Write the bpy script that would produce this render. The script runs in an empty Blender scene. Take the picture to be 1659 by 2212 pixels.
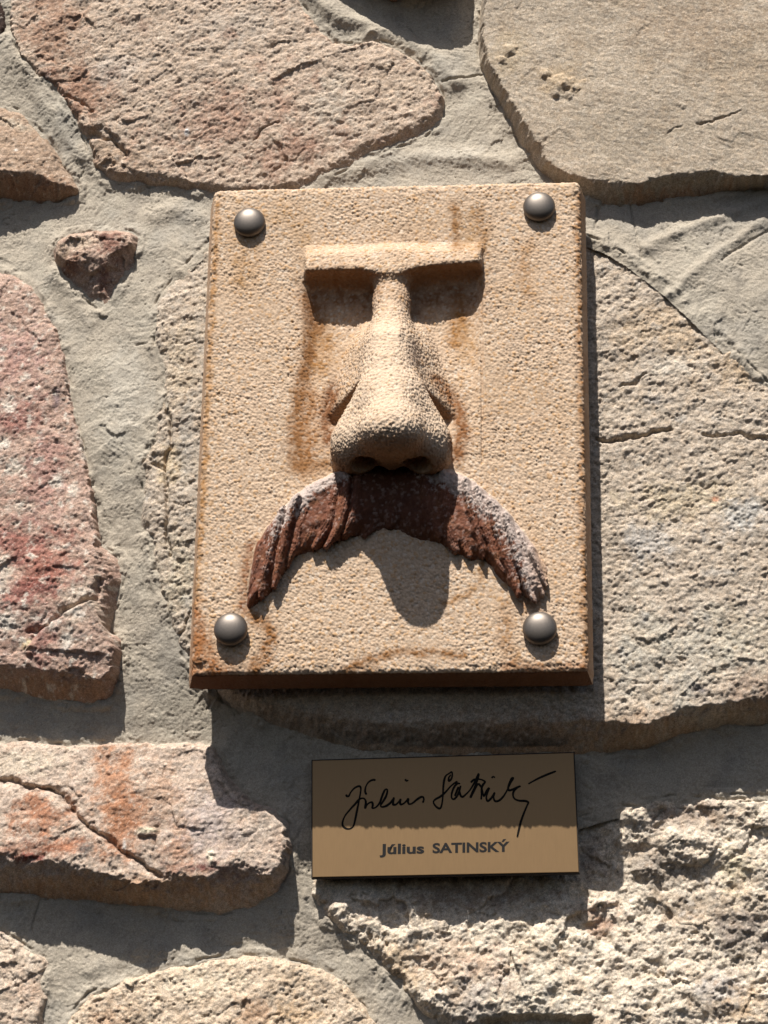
import bpy, math
import numpy as np
from mathutils import Matrix, Vector

# ------------------------------------------------------------------ camera, sky, sun, exposure
U = 0.0003                                   # metres per unit; one unit is about one photograph pixel at the plaque
F_PX, CX, CY = 4600.0, 829.5, 1106.0         # focal length and centre of a 1659 x 2212 picture
PITCH, YAW, ROLL = 0.33919, 0.08962, -0.01671
CAM = np.array([367.0, -4225.7, -1709.4])
P0 = 215.0                                   # height of the plaque's face above the mortar plane (origin = plaque face)

def _rot():
    cx, sx = math.cos(PITCH), math.sin(PITCH); cy, sy = math.cos(YAW), math.sin(YAW); cr, sr = math.cos(ROLL), math.sin(ROLL)
    Rz = np.array([[cy, -sy, 0], [sy, cy, 0], [0, 0, 1]]); Rx = np.array([[1, 0, 0], [0, cx, -sx], [0, sx, cx]])
    Ry = np.array([[cr, 0, sr], [0, 1, 0], [-sr, 0, cr]])
    return Rz @ Rx @ Ry                       # columns: right, forward, up
RM = _rot()
scene = bpy.context.scene
C = scene.collection
cam_d = bpy.data.cameras.new('camera'); cam = bpy.data.objects.new('camera', cam_d); C.objects.link(cam)
cam_d.sensor_fit = 'VERTICAL'; cam_d.sensor_height = 24.0; cam_d.lens = 24.0 * F_PX / 2212.0
cam_d.clip_start = 0.01; cam_d.clip_end = 100
M4 = Matrix.Identity(4)
for r_ in range(3):
    M4[r_][0] = RM[r_, 0]; M4[r_][1] = RM[r_, 2]; M4[r_][2] = -RM[r_, 1]; M4[r_][3] = CAM[r_] * U
cam.matrix_world = M4
scene.camera = cam

SUN_DIR = np.array([0.30, 1.0, -1.80]); SUN_DIR = SUN_DIR / np.linalg.norm(SUN_DIR)
elev = math.asin(-SUN_DIR[2]); azim = math.atan2(-SUN_DIR[0], -SUN_DIR[1])
world = bpy.data.worlds.new('World'); scene.world = world; world.use_nodes = True
wn = world.node_tree.nodes; wl = world.node_tree.links
sky = wn.new('ShaderNodeTexSky'); sky.sky_type = 'NISHITA'; sky.sun_disc = False
sky.air_density = 0.8; sky.dust_density = 2.0; sky.ozone_density = 0.6
sky.sun_elevation = elev; sky.sun_rotation = azim % (2 * math.pi)
wl.new(sky.outputs[0], wn['Background'].inputs[0]); wn['Background'].inputs[1].default_value = 0.052
sun_d = bpy.data.lights.new('sun', 'SUN'); sun_d.energy = 5.0; sun_d.angle = math.radians(0.5); sun_d.color = (1.0, 0.95, 0.885)
sun = bpy.data.objects.new('sun', sun_d); C.objects.link(sun)
sun.rotation_euler = Vector(SUN_DIR.tolist()).to_track_quat('-Z', 'Y').to_euler()
sun.location = (-0.6, -2, 3.6)
scene.view_settings.view_transform = 'Standard'; scene.view_settings.look = 'None'
scene.view_settings.exposure = 0.66; scene.view_settings.gamma = 1.0
scene.render.engine = 'CYCLES'

# ------------------------------------------------------------------ geometry helpers
def unproj(px, py, h):
    """picture point -> (X, Z) on the plane that lies h units in front of the mortar plane"""
    px, py, h = np.broadcast_arrays(np.asarray(px, float), np.asarray(py, float), np.asarray(h, float))
    d = (np.stack([(px - CX) / F_PX, np.ones_like(px), -(py - CY) / F_PX], -1)) @ RM.T
    t = ((P0 - h) - CAM[1]) / d[..., 1]
    return CAM[0] + d[..., 0] * t, CAM[2] + d[..., 2] * t

def upts(pts, h):
    p = np.asarray(pts, float)
    x, z = unproj(p[:, 0], p[:, 1], h)
    return np.stack([x, z], 1)

_rng = np.random.default_rng(11)
_ang = _rng.random((128, 128)) * 2 * np.pi
def _noise_table(n=128, m=12):
    g = np.stack([np.cos(_ang), np.sin(_ang)], -1).astype(np.float32)
    f = (np.arange(m) / m).astype(np.float32); fx = f[:, None]; fy = f[None, :]
    ux = fx ** 3 * (fx * (fx * 6 - 15) + 10); uy = fy ** 3 * (fy * (fy * 6 - 15) + 10)
    g10 = np.roll(g, -1, 0); g01 = np.roll(g, -1, 1); g11 = np.roll(g10, -1, 1)
    d = lambda q, a, b: q[:, :, None, None, 0] * a + q[:, :, None, None, 1] * b
    a = d(g, fx, fy); b = d(g10, fx - 1, fy); c = d(g01, fx, fy - 1); e = d(g11, fx - 1, fy - 1)
    a = a + ux * (b - a); c = c + ux * (e - c); t = (a + uy * (c - a)) * 1.45
    t = t.transpose(0, 2, 1, 3).reshape(n * m, n * m)
    return np.pad(t, ((0, 1), (0, 1)), mode='wrap').astype(np.float32), n, m
_NT, _NN, _NM = _noise_table()
_NF = _NT.ravel(); _NW = _NT.shape[1]
def perlin(x, y, seed=0):
    x = (np.asarray(x, np.float32) + np.float32(seed * 17.31 % 97)) / _NN; y = (np.asarray(y, np.float32) + np.float32(seed * 9.77 % 89)) / _NN
    x = (x - np.floor(x)) * np.float32(_NN * _NM - 0.01); y = (y - np.floor(y)) * np.float32(_NN * _NM - 0.01)
    i = x.astype(np.int32); j = y.astype(np.int32); u = x - i; v = y - j
    k = i * _NW + j
    a = _NF.take(k); b = _NF.take(k + _NW); c = _NF.take(k + 1); d = _NF.take(k + _NW + 1)
    a += u * (b - a); c += u * (d - c)
    return a + v * (c - a)
def fbm(x, y, s, o=4, seed=0, gain=0.5, kind=''):
    t = 0; a = 1.0; n = 0
    for i in range(o):
        p = perlin(x / s, y / s, seed + i * 3)
        if kind == 'ridge': p = 1 - 2 * np.abs(p)
        elif kind == 'billow': p = 2 * np.abs(p) - 0.6
        t = t + a * p; n += a; a *= gain; s /= 2.03
    return t / n
def aniso(x, y, ang, ratio):
    c, s = math.cos(ang), math.sin(ang)
    return (x * c + y * s) / ratio, -x * s + y * c
def smooth(a, b, x):
    t = np.clip((x - a) / (b - a), 0, 1)
    return t * t * (3 - 2 * t)
def h32(a):
    a = a.astype(np.uint32); a ^= a >> np.uint32(16); a *= np.uint32(0x7feb352d); a ^= a >> np.uint32(15); a *= np.uint32(0x846ca68b); a ^= a >> np.uint32(16)
    return a
def worley3(p, cell, seed=0):
    q = p.astype(np.float32) / np.float32(cell); b = np.floor(q).astype(np.int64); f = (q - b).astype(np.float32)
    f1 = np.full(len(p), 9, np.float32); f2 = f1.copy(); idd = np.zeros(len(p), np.float32)
    for i in (-1, 0, 1):
        for j in (-1, 0, 1):
            for k in (-1, 0, 1):
                n = h32((b[:, 0] + i + 4000) * 73856093 ^ (b[:, 1] + j + 4000) * 19349663 ^ (b[:, 2] + k + 4000) * 83492791 + seed)
                jx = (n & np.uint32(1023)).astype(np.float32) / 1023; jy = ((n >> np.uint32(10)) & np.uint32(1023)).astype(np.float32) / 1023
                jz = ((n >> np.uint32(20)) & np.uint32(1023)).astype(np.float32) / 1023
                d = (i + jx - f[:, 0]) ** 2 + (j + jy - f[:, 1]) ** 2 + (k + jz - f[:, 2]) ** 2
                m = d < f1
                f2 = np.where(m, f1, np.minimum(f2, d)); idd = np.where(m, (h32(n) & np.uint32(65535)).astype(np.float32) / 65535, idd); f1 = np.where(m, d, f1)
    return np.sqrt(f1), np.sqrt(f2), idd
def facets(x, y, cell, seed=0):
    """broken faces: every cell of a warped pattern is a plane of its own tilt"""
    x = x + cell * 0.35 * fbm(x, y, cell * 1.2, 4, seed, 0.6); y = y + cell * 0.35 * fbm(x, y, cell * 1.2, 4, seed + 9, 0.6)
    qx, qy = x / cell, y / cell; bx = np.floor(qx).astype(np.int64); by = np.floor(qy).astype(np.int64)
    best = np.full(x.shape, 9.0, np.float32); out = np.zeros(x.shape, np.float32)
    for i in (-1, 0, 1):
        for j in (-1, 0, 1):
            n = h32((bx + i + 4000) * 73856093 ^ (by + j + 4000) * 19349663 + seed * 7919); n2 = h32(n + np.uint32(77))
            f = lambda v, s_: ((v >> np.uint32(s_)) & np.uint32(1023)).astype(np.float32) / 1023
            dx = bx + i + f(n, 0) - qx; dy = by + j + f(n, 10) - qy; d = dx * dx + dy * dy; m = d < best
            best = np.where(m, d, best); out = np.where(m, (f(n2, 0) - 0.5) * dx * 1.6 + (f(n2, 10) - 0.5) * dy * 1.6 + (f(n2, 20) - 0.5) * 0.7, out)
    return out
def tps(ctrl):
    """height as a smooth surface through (px, py, h) points of the picture"""
    c = np.asarray(ctrl, float); x, z = unproj(c[:, 0], c[:, 1], c[:, 2]); x = x / 500; z = z / 500; n = len(c)
    def ker(r2): return np.where(r2 > 1e-12, r2 * np.log(np.maximum(r2, 1e-12)), 0)
    K = ker((x[:, None] - x) ** 2 + (z[:, None] - z) ** 2) + np.eye(n) * 0.02
    Pm = np.stack([np.ones(n), x, z], 1)
    A = np.block([[K, Pm], [Pm.T, np.zeros((3, 3))]])
    w = np.linalg.solve(A, np.concatenate([c[:, 2], np.zeros(3)]))
    def f(X, Z):
        X = np.asarray(X) / 500; Z = np.asarray(Z) / 500
        o = w[n] + w[n + 1] * X + w[n + 2] * Z
        for i in range(n): o = o + w[i] * ker((X - x[i]) ** 2 + (Z - z[i]) ** 2)
        return o
    return f
def sdf_poly(pts, X, Z):
    d2 = np.full(X.shape, 1e12); ins = np.zeros(X.shape, bool)
    n = len(pts)
    for i in range(n):
        ax, az = pts[i]; bx, bz = pts[(i + 1) % n]
        ex, ez = bx - ax, bz - az; L = ex * ex + ez * ez + 1e-9
        t = np.clip(((X - ax) * ex + (Z - az) * ez) / L, 0, 1)
        d2 = np.minimum(d2, (X - ax - t * ex) ** 2 + (Z - az - t * ez) ** 2)
        cond = ((az > Z) != (bz > Z))
        with np.errstate(divide='ignore', invalid='ignore'):
            ins ^= cond & (X < (bx - ax) * (Z - az) / (bz - az + 1e-30) + ax)
    d = np.sqrt(d2)
    return np.where(ins, d, -d)
def dist_line(pts, X, Z):
    d2 = np.full(X.shape, 1e12)
    for i in range(len(pts) - 1):
        ax, az = pts[i]; bx, bz = pts[i + 1]; ex, ez = bx - ax, bz - az; L = ex * ex + ez * ez + 1e-9
        t = np.clip(((X - ax) * ex + (Z - az) * ez) / L, 0, 1)
        d2 = np.minimum(d2, (X - ax - t * ex) ** 2 + (Z - az - t * ez) ** 2)
    return np.sqrt(d2)
class Field:
    """a distance field held on a coarse lattice and sampled bilinearly"""
    def __init__(s, fn, pts, x0, x1, z0, z1, st=5.0):
        s.x0, s.z0, s.st = x0, z0, st
        gx = np.arange(x0, x1 + 2 * st, st); gz = np.arange(z0, z1 + 2 * st, st)
        X, Z = np.meshgrid(gx, gz, indexing='ij'); s.v = fn(pts, X, Z).astype(np.float32)
    def __call__(s, X, Z):
        u = np.clip((X - s.x0) / s.st, 0, s.v.shape[0] - 1.001); w = np.clip((Z - s.z0) / s.st, 0, s.v.shape[1] - 1.001)
        i = u.astype(int); j = w.astype(int); u = u - i; w = w - j
        v = s.v
        return (v[i, j] * (1 - u) + v[i + 1, j] * u) * (1 - w) + (v[i, j + 1] * (1 - u) + v[i + 1, j + 1] * u) * w

def mesh_obj(name, co, quads, mat, parent=None, col=None, shade=True, attrs=None):
    """co: (n,3) in units X, h, Z order = (X, Z, h) ; linked as ONE mesh object"""
    me = bpy.data.meshes.new(name)
    P = np.empty((len(co), 3), np.float32)
    P[:, 0] = co[:, 0] * U; P[:, 1] = (P0 - co[:, 2]) * U; P[:, 2] = co[:, 1] * U
    q = np.asarray(quads, np.int32); k = q.shape[1]
    me.vertices.add(len(P)); me.vertices.foreach_set('co', P.ravel())
    me.loops.add(q.size); me.loops.foreach_set('vertex_index', q.ravel())
    me.polygons.add(len(q)); me.polygons.foreach_set('loop_start', np.arange(0, q.size, k, dtype=np.int32))
    me.polygons.foreach_set('use_smooth', np.full(len(q), shade, bool))
    if col is not None:
        a = me.attributes.new('tint', 'FLOAT_COLOR', 'POINT')
        c4 = np.ones((len(P), 4), np.float32); c4[:, :3] = np.clip(col, 0.005, 0.95); a.data.foreach_set('color', c4.ravel())
    me.update(calc_edges=True)
    me.materials.append(mat)
    o = bpy.data.objects.new(name, me); C.objects.link(o)
    if parent is not None: o.parent = parent
    return o
def grid_mesh(X, Z, H, keep):
    nx, nz = X.shape
    kq = keep[:-1, :-1] & keep[1:, :-1] & keep[:-1, 1:] & keep[1:, 1:]
    idx = np.arange(nx * nz).reshape(nx, nz)
    q = np.stack([idx[:-1, :-1][kq], idx[1:, :-1][kq], idx[1:, 1:][kq], idx[:-1, 1:][kq]], 1)
    used = np.unique(q); mp = np.zeros(nx * nz, np.int32); mp[used] = np.arange(len(used))
    return np.stack([X.ravel()[used], Z.ravel()[used], H.ravel()[used]], 1), mp[q], used
def empty(name, label, cat):
    o = bpy.data.objects.new(name, None); C.objects.link(o); o['label'] = label; o['category'] = cat
    o.empty_display_size = 0.02
    return o

K_LIT = 1.42                                   # brightness of a white wall in this sun, used to turn a lit colour into an albedo
def A(r, g, b):
    c = np.array([r, g, b], float) / 255
    c = np.where(c <= 0.04045, c / 12.92, ((c + 0.055) / 1.055) ** 2.4)
    g = c.mean(); c = g + (c - g) * 0.9; c = c * np.array([1.01, 0.99, 0.97])
    return np.minimum(c / K_LIT, 0.9)

# ------------------------------------------------------------------ materials
def mat_rock(name, rough, bump_scale, bump_dist, speck=0.25, strength=0.6, grain=0.12):
    m = bpy.data.materials.new(name); m.use_nodes = True; nt = m.node_tree; n = nt.nodes; l = nt.links
    b = n['Principled BSDF']; b.inputs['Roughness'].default_value = rough; b.inputs['Specular IOR Level'].default_value = 0.25
    at = n.new('ShaderNodeAttribute'); at.attribute_name = 'tint'
    tc = n.new('ShaderNodeTexCoord')
    nz = n.new('ShaderNodeTexNoise'); nz.inputs['Scale'].default_value = bump_scale; nz.inputs['Detail'].default_value = 8; nz.inputs['Roughness'].default_value = 0.78
    l.new(tc.outputs['Object'], nz.inputs['Vector'])
    mr = n.new('ShaderNodeMapRange'); mr.inputs['From Min'].default_value = 0.3; mr.inputs['From Max'].default_value = 0.7
    mr.inputs['To Min'].default_value = 1 - speck; mr.inputs['To Max'].default_value = 1 + speck * 0.6
    nz2 = n.new('ShaderNodeTexNoise'); nz2.inputs['Scale'].default_value = bump_scale * 1.7; nz2.inputs['Detail'].default_value = 4
    l.new(tc.outputs['Object'], nz2.inputs['Vector']); l.new(nz2.outputs['Fac'], mr.inputs['Value'])
    vo = n.new('ShaderNodeTexVoronoi'); vo.inputs['Scale'].default_value = bump_scale * 1.25; l.new(tc.outputs['Object'], vo.inputs['Vector'])
    sp = n.new('ShaderNodeSeparateColor'); l.new(vo.outputs['Color'], sp.inputs[0])
    mg = n.new('ShaderNodeMapRange'); mg.inputs['To Min'].default_value = 1 - grain; mg.inputs['To Max'].default_value = 1 + grain; l.new(sp.outputs[0], mg.inputs['Value'])
    mm = n.new('ShaderNodeMath'); mm.operation = 'MULTIPLY'; l.new(mr.outputs[0], mm.inputs[0]); l.new(mg.outputs[0], mm.inputs[1])
    mx = n.new('ShaderNodeVectorMath'); mx.operation = 'SCALE'
    l.new(at.outputs['Color'], mx.inputs[0]); l.new(mm.outputs[0], mx.inputs['Scale'])
    l.new(mx.outputs[0], b.inputs['Base Color'])
    bp = n.new('ShaderNodeBump'); bp.inputs['Strength'].default_value = strength; bp.inputs['Distance'].default_value = bump_dist
    l.new(nz.outputs['Fac'], bp.inputs['Height']); l.new(bp.outputs[0], b.inputs['Normal'])
    return m
M_ROCK = mat_rock('weathered_stone', 0.95, 900, 0.0010, 0.3, 0.9, 0.2)
M_MORTAR = mat_rock('cement_mortar', 0.95, 1000, 0.0008, 0.2, 0.9, 0.13)
M_SAND = mat_rock('sandstone', 0.9, 1500, 0.0004, 0.12, 0.6, 0.05)
M_MOUST = mat_rock('stained_sandstone', 0.75, 1300, 0.0004, 0.25, 0.6)

# ------------------------------------------------------------------ the wall: heights (units) through picture points
MORTAR_CTRL = [(0,520,22),(60,500,22),(120,430,25),(40,150,50),(150,330,48),(200,440,45),(300,430,44),(400,480,62),(430,520,72),(60,560,30),(150,560,45),
    (320,560,66),(230,720,55),(300,650,70),(180,640,45),(250,820,66),(330,800,82),(180,800,60),(230,1000,62),(300,1000,76),(260,1150,50),(320,1250,66),
    (280,1350,42),(380,1430,58),(330,1500,38),(270,1560,20),(100,1560,20),(0,1550,22),(400,1560,32),(480,1560,25),
    (650,1700,22),(600,1650,26),(660,1850,16),(650,1960,4),(560,2020,-2),(350,2040,0),(150,2010,6),(20,1980,10),(160,2100,10),(100,2180,8),(420,2060,5),
    (700,2060,-8),(800,2160,-16),(880,2240,-16),(1000,1660,14),(800,1640,16),(1300,1680,4),(1400,1680,4),(1600,1650,6),(1659,1640,8),
    (1280,480,84),(1380,480,80),(1500,470,78),(1650,450,74),(1350,560,95),(1500,600,98),(1600,680,98),(1659,760,98),
    (1000,330,72),(900,340,70),(800,370,66),(1100,370,78),(1050,200,64),(980,120,52),(900,40,32),(760,60,66),(1000,10,36),(700,10,66),
    (-200,100,40),(-200,560,25),(-250,1560,20),(-250,1980,10),(1900,480,74),(1900,750,90),(1900,1640,6),(900,2400,-16),(100,2400,8),(900,-200,35),(300,-250,50),(1500,-250,60)]
mortar_f = tps(MORTAR_CTRL)
def on_mortar(pts):
    p = np.asarray(pts, float); h = np.full(len(p), 40.0)
    for _ in range(3):
        x, z = unproj(p[:, 0], p[:, 1], h); h = mortar_f(x, z)
    return np.stack([x, z], 1)
def on_face(pts, f):
    p = np.asarray(pts, float); h = np.full(len(p), 80.0)
    for _ in range(3):
        x, z = unproj(p[:, 0], p[:, 1], h); h = f(x, z)
    return np.stack([x, z], 1)

# lattice lines shared by the whole wall: fine in view, coarse beyond the frame
cx_, cz_ = unproj([0, 1659, 0, 1659], [0, 0, 2212, 2212], 0.0)
x_lo, x_hi, z_lo, z_hi = cx_.min() - 15, cx_.max() + 15, cz_.min() - 15, cz_.max() + 25
STEP = 2.1
def lines(lo, hi):
    a = np.arange(lo, hi, STEP); e = np.cumsum(np.linspace(4, 16, 36))
    return np.concatenate([(lo - e)[::-1], a, a[-1] + e])
GX, GZ = lines(x_lo, x_hi), lines(z_lo, z_hi)

wall = empty('stone_wall', 'rubble stone wall with rough pink and cream stones in grey mortar', 'wall')
HIDE = (-330.0, 330.0, -430.0, 470.0)          # behind the middle of the plaque nothing can be seen
ALL_OUT = []                                    # (outer field, inner limit) for every stone, used to trim the mortar

def patches(X, Z, base, plist, seed, hface):
    """mineral colours: plist holds (px, py, rx, ry, angle, colour, strength, breakup)"""
    col = np.empty(X.shape + (3,), np.float32); col[:] = base
    for k, (px, py, rx, ry, an, c, st, br) in enumerate(plist):
        x0, z0 = unproj(px, py, hface)
        c_, s_ = math.cos(math.radians(an)), math.sin(math.radians(an))
        dx, dz = X - x0, Z - z0
        near = (np.abs(dx) < 2.2 * max(rx, ry)) & (np.abs(dz) < 2.2 * max(rx, ry))
        if not near.any(): continue
        dx, dz = dx[near], dz[near]
        e = np.sqrt(((dx * c_ + dz * s_) / rx) ** 2 + ((-dx * s_ + dz * c_) / ry) ** 2)
        n = fbm(X[near], Z[near], max(12, min(rx, ry) * 0.8), 6, seed + k * 7, 0.78) * 1.5
        w = smooth(-0.15, 0.75, 1.0 - e + n * br * 1.3) * st * 0.9
        col[near] = col[near] * (1 - w[:, None]) + c * w[:, None]
    return col
def mottle(col, X, Z, mot, seed):
    for k, (sc, c, lo, hi, st) in enumerate(mot):
        n = fbm(X, Z, sc, 5, seed + 50 + k * 11, 0.62)
        w = (smooth(lo, hi, n) * st)[..., None]
        col = col * (1 - w) + c * w
    return col

def stone(label, outer, ctrl, inner=None, margin=10, power=2.0, warp=4.0, noise=(), base=None, plist=(), mot=(), seed=1, cracks=(), bumps=(), ledges=()):
    face = tps(ctrl)
    po = on_mortar(outer)
    pi = on_face(inner, face) if inner else None
    x0, z0 = po.min(0) - 12; x1, z1 = po.max(0) + 12
    gx = GX[(GX > x0) & (GX < x1)]; gz = GZ[(GZ > z0) & (GZ < z1)]
    X, Z = np.meshgrid(gx, gz, indexing='ij')
    fo = Field(sdf_poly, po, x0 - 30, x1 + 30, z0 - 30, z1 + 30)
    wx = X + warp * fbm(X, Z, 34, 4, seed + 1, 0.6); wz = Z + warp * fbm(X, Z, 34, 4, seed + 2, 0.6)
    do = fo(wx, wz)
    keep = (do > -4) & ~((X > HIDE[0]) & (X < HIDE[1]) & (Z > HIDE[2]) & (Z < HIDE[3]))
    gmask = np.zeros(keep.shape, bool)
    kq = keep[:-1, :-1] & keep[1:, :-1] & keep[:-1, 1:] & keep[1:, 1:]
    for a_ in (0, 1):
        for b_ in (0, 1): gmask[a_:a_ + kq.shape[0], b_:b_ + kq.shape[1]] |= kq
    shp = X.shape; X, Z, do = X[gmask], Z[gmask], do[gmask]
    if pi is not None:
        fi = Field(sdf_poly, pi, x0 - 30, x1 + 30, z0 - 30, z1 + 30); w2 = warp * 2.6
        di = fi(X + w2 * fbm(X, Z, 30, 5, seed + 3, 0.72), Z + w2 * fbm(X, Z, 30, 5, seed + 4, 0.72))
        u = np.where(di >= 0, 1.0, np.clip(do, 0, None) / np.maximum(np.clip(do, 0, None) - np.minimum(di, 0), 1e-3))
    else:
        u = np.clip(do / margin, 0, 1)
    F = face(X, Z); B = mortar_f(X, Z) - 7
    H = B + (F - B) * (1 - (1 - u) ** power)
    N = np.zeros_like(X)
    for t in noise:
        kind, sc, amp = t[0], t[1], t[2]
        an, ra = (t[3], t[4]) if len(t) > 3 else (0, 1)
        a, b = aniso(X, Z, math.radians(an), ra)
        sd = seed + 20 + int(sc) + 5 * len(kind)
        if kind == 'facet':
            N += amp * facets(a, b, sc, sd)
        elif kind == 'crumb':
            f1, f2, gi = worley3(np.stack([a, b, np.zeros_like(a)], 1), sc, seed); m_ = 0.35 + 0.65 * smooth(-0.3, 0.3, fbm(X, Z, sc * 5, 2, sd))
            N += amp * m_ * ((0.6 - f1) * 1.3 + (gi - 0.5) * 0.9)
        elif kind == 'pits':
            n = fbm(a, b, sc, 5, sd, 0.68); N -= amp * smooth(0.27, 0.4, n)
        elif kind == 'step':                    # broken ledges: terraces of a slow noise
            n = fbm(a, b, sc, 5, sd, 0.6) * 4; N += amp * ((n - np.floor(n)) ** 3 + np.floor(n)) / 4
        else:
            N += amp * fbm(a, b, sc, 4, sd, 0.55, kind if kind in ('ridge', 'billow') else '')
    for pts, dep, wid in cracks:
        pl = on_face(pts, face)
        d = dist_line(pl, X + 9 * fbm(X, Z, 34, 4, seed + 8, 0.6), Z + 13 * fbm(X, Z, 34, 4, seed + 9, 0.6))
        N -= dep * np.exp(-(d / (wid * (0.75 + 0.5 * perlin(X / 30, Z / 30, seed)))) ** 2)
    for (px, py, r, amp) in bumps:
        bx, bz = unproj(px, py, face(*unproj(px, py, 60.0)))
        d = np.sqrt((X - bx) ** 2 + (Z - bz) ** 2) / r
        N += amp * np.clip(1.2 - d + 0.7 * fbm(X, Z, r, 3, seed + 31), 0, 1) ** 0.7
    for pts, amp, soft in ledges:               # polygons of the face that stand proud or lie back
        pl = on_face(pts, face)
        fl = Field(sdf_poly, pl, x0 - 30, x1 + 30, z0 - 30, z1 + 30)
        d = fl(X + 10 * fbm(X, Z, 30, 4, seed + 61, 0.6), Z + 10 * fbm(X, Z, 30, 4, seed + 62, 0.6))
        N += amp * smooth(-soft, soft, d)
    H = H + N * smooth(0, 0.45, u)
    hf = float(np.mean([c[2] for c in ctrl]))
    col = patches(X, Z, base, plist, seed, hf)
    col = mottle(col, X, Z, mot, seed)
    # fine mineral mottling: warm and cool grains, pale and dark flecks
    fm = fbm(X, Z, 9, 3, seed + 91, 0.7); fc = fbm(X, Z, 26, 4, seed + 95, 0.7)
    col = col * (1 + 0.34 * fm + 0.22 * fc)[..., None] * (1 + fbm(X, Z, 14, 3, seed + 97, 0.7)[..., None] * np.array([0.06, -0.01, -0.09]))
    fl = smooth(0.34, 0.5, fbm(X, Z, 7, 2, seed + 101))[..., None] * 0.45; col = col * (1 - fl) + fl * A(236, 226, 210)
    dk = smooth(0.38, 0.52, fbm(X, Z, 8, 2, seed + 103))[..., None] * 0.5; col = col * (1 - dk * 0.6)
    col *= (1.10 + np.random.default_rng(seed).normal(0, 0.05, X.shape))[..., None]
    idx = np.full(shp, -1, np.int32); idx[gmask] = np.arange(len(X))
    q = np.stack([idx[:-1, :-1][kq], idx[1:, :-1][kq], idx[1:, 1:][kq], idx[:-1, 1:][kq]], 1)
    o = mesh_obj('stone', np.stack([X, Z, H], 1), q, M_ROCK, wall, col)
    o['label'] = label
    ALL_OUT.append((fo, (x0, x1, z0, z1), 14 if inner is None else 12, seed))
    return o

# 1 pink stone, upper left
stone('wide pinkish stone above the plaque',
  [(16,-200),(18,-40),(14,40),(30,95),(70,165),(112,195),(150,250),(185,310),(205,372),(240,396),(300,404),(380,410),(470,424),(560,430),(650,412),(720,384),(800,342),(868,318),(905,308),(925,292),(958,262),(962,216),(940,170),(900,128),(850,100),(806,84),(760,96),(722,92),(690,52),(652,8),(610,-120),(560,-220)],
  [(60,0,62),(150,160,72),(230,340,74),(400,380,74),(600,395,80),(800,290,84),(940,230,86),(880,130,84),(760,110,84),(600,0,76),(350,150,82),(600,200,88),(300,-200,70),(700,40,72)],
  inner=[(26,-200),(26,-40),(24,60),(50,120),(84,150),(130,182),(165,232),(195,300),(222,352),(262,368),(340,374),(420,392),(520,402),(640,396),(690,368),(770,318),(850,286),(900,262),(938,238),(952,206),(930,166),(890,130),(850,108),(800,92),(756,104),(716,98),(684,60),(644,10),(600,-120),(550,-210)],
  power=1.22, warp=6, seed=3,
  noise=[('',150,9),('facet',90,6,20,1.3),('',44,5,20,1.4),('',18,3,18,1.3),('crumb',13,2.6,18,1.4),('crumb',7.5,2.4),('crumb',5,1.0),('pits',16,3)],
  base=A(210,188,166),
  plist=[(110,60,95,150,10,A(176,136,110),0.85,0.8),(170,190,120,80,-40,A(172,128,102),0.9,0.7),(240,330,150,50,-15,A(176,148,120),0.6,0.8),(480,260,190,90,15,A(184,144,122),0.7,0.9),(620,330,120,60,15,A(176,134,112),0.7,0.9),
    (95,170,18,34,0,A(120,112,112),0.9,0.4),(690,20,40,40,0,A(205,150,118),0.7,0.5),(860,190,110,70,0,A(212,190,166),0.7,0.6),(404,285,8,14,0,A(250,248,245),1,0.2),(250,150,70,50,0,A(205,192,178),0.8,0.8),(720,230,70,100,0,A(216,206,188),0.5,0.9),(500,60,150,60,10,A(206,192,176),0.6,0.9)],
  mot=[(70,A(178,138,116),0.05,0.5,0.55),(26,A(214,200,182),0.1,0.5,0.6),(16,A(150,112,92),0.28,0.6,0.5),(50,A(160,146,136),0.3,0.6,0.4)],
  cracks=[([(548,300),(560,285),(600,262)],7,3),([(185,300),(200,285),(240,300),(270,330)],12,7),([(140,205),(170,215),(200,240)],8,5)],
  ledges=[([(170,285),(215,270),(260,300),(280,340),(230,360),(190,330)],-9,5)])

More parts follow.
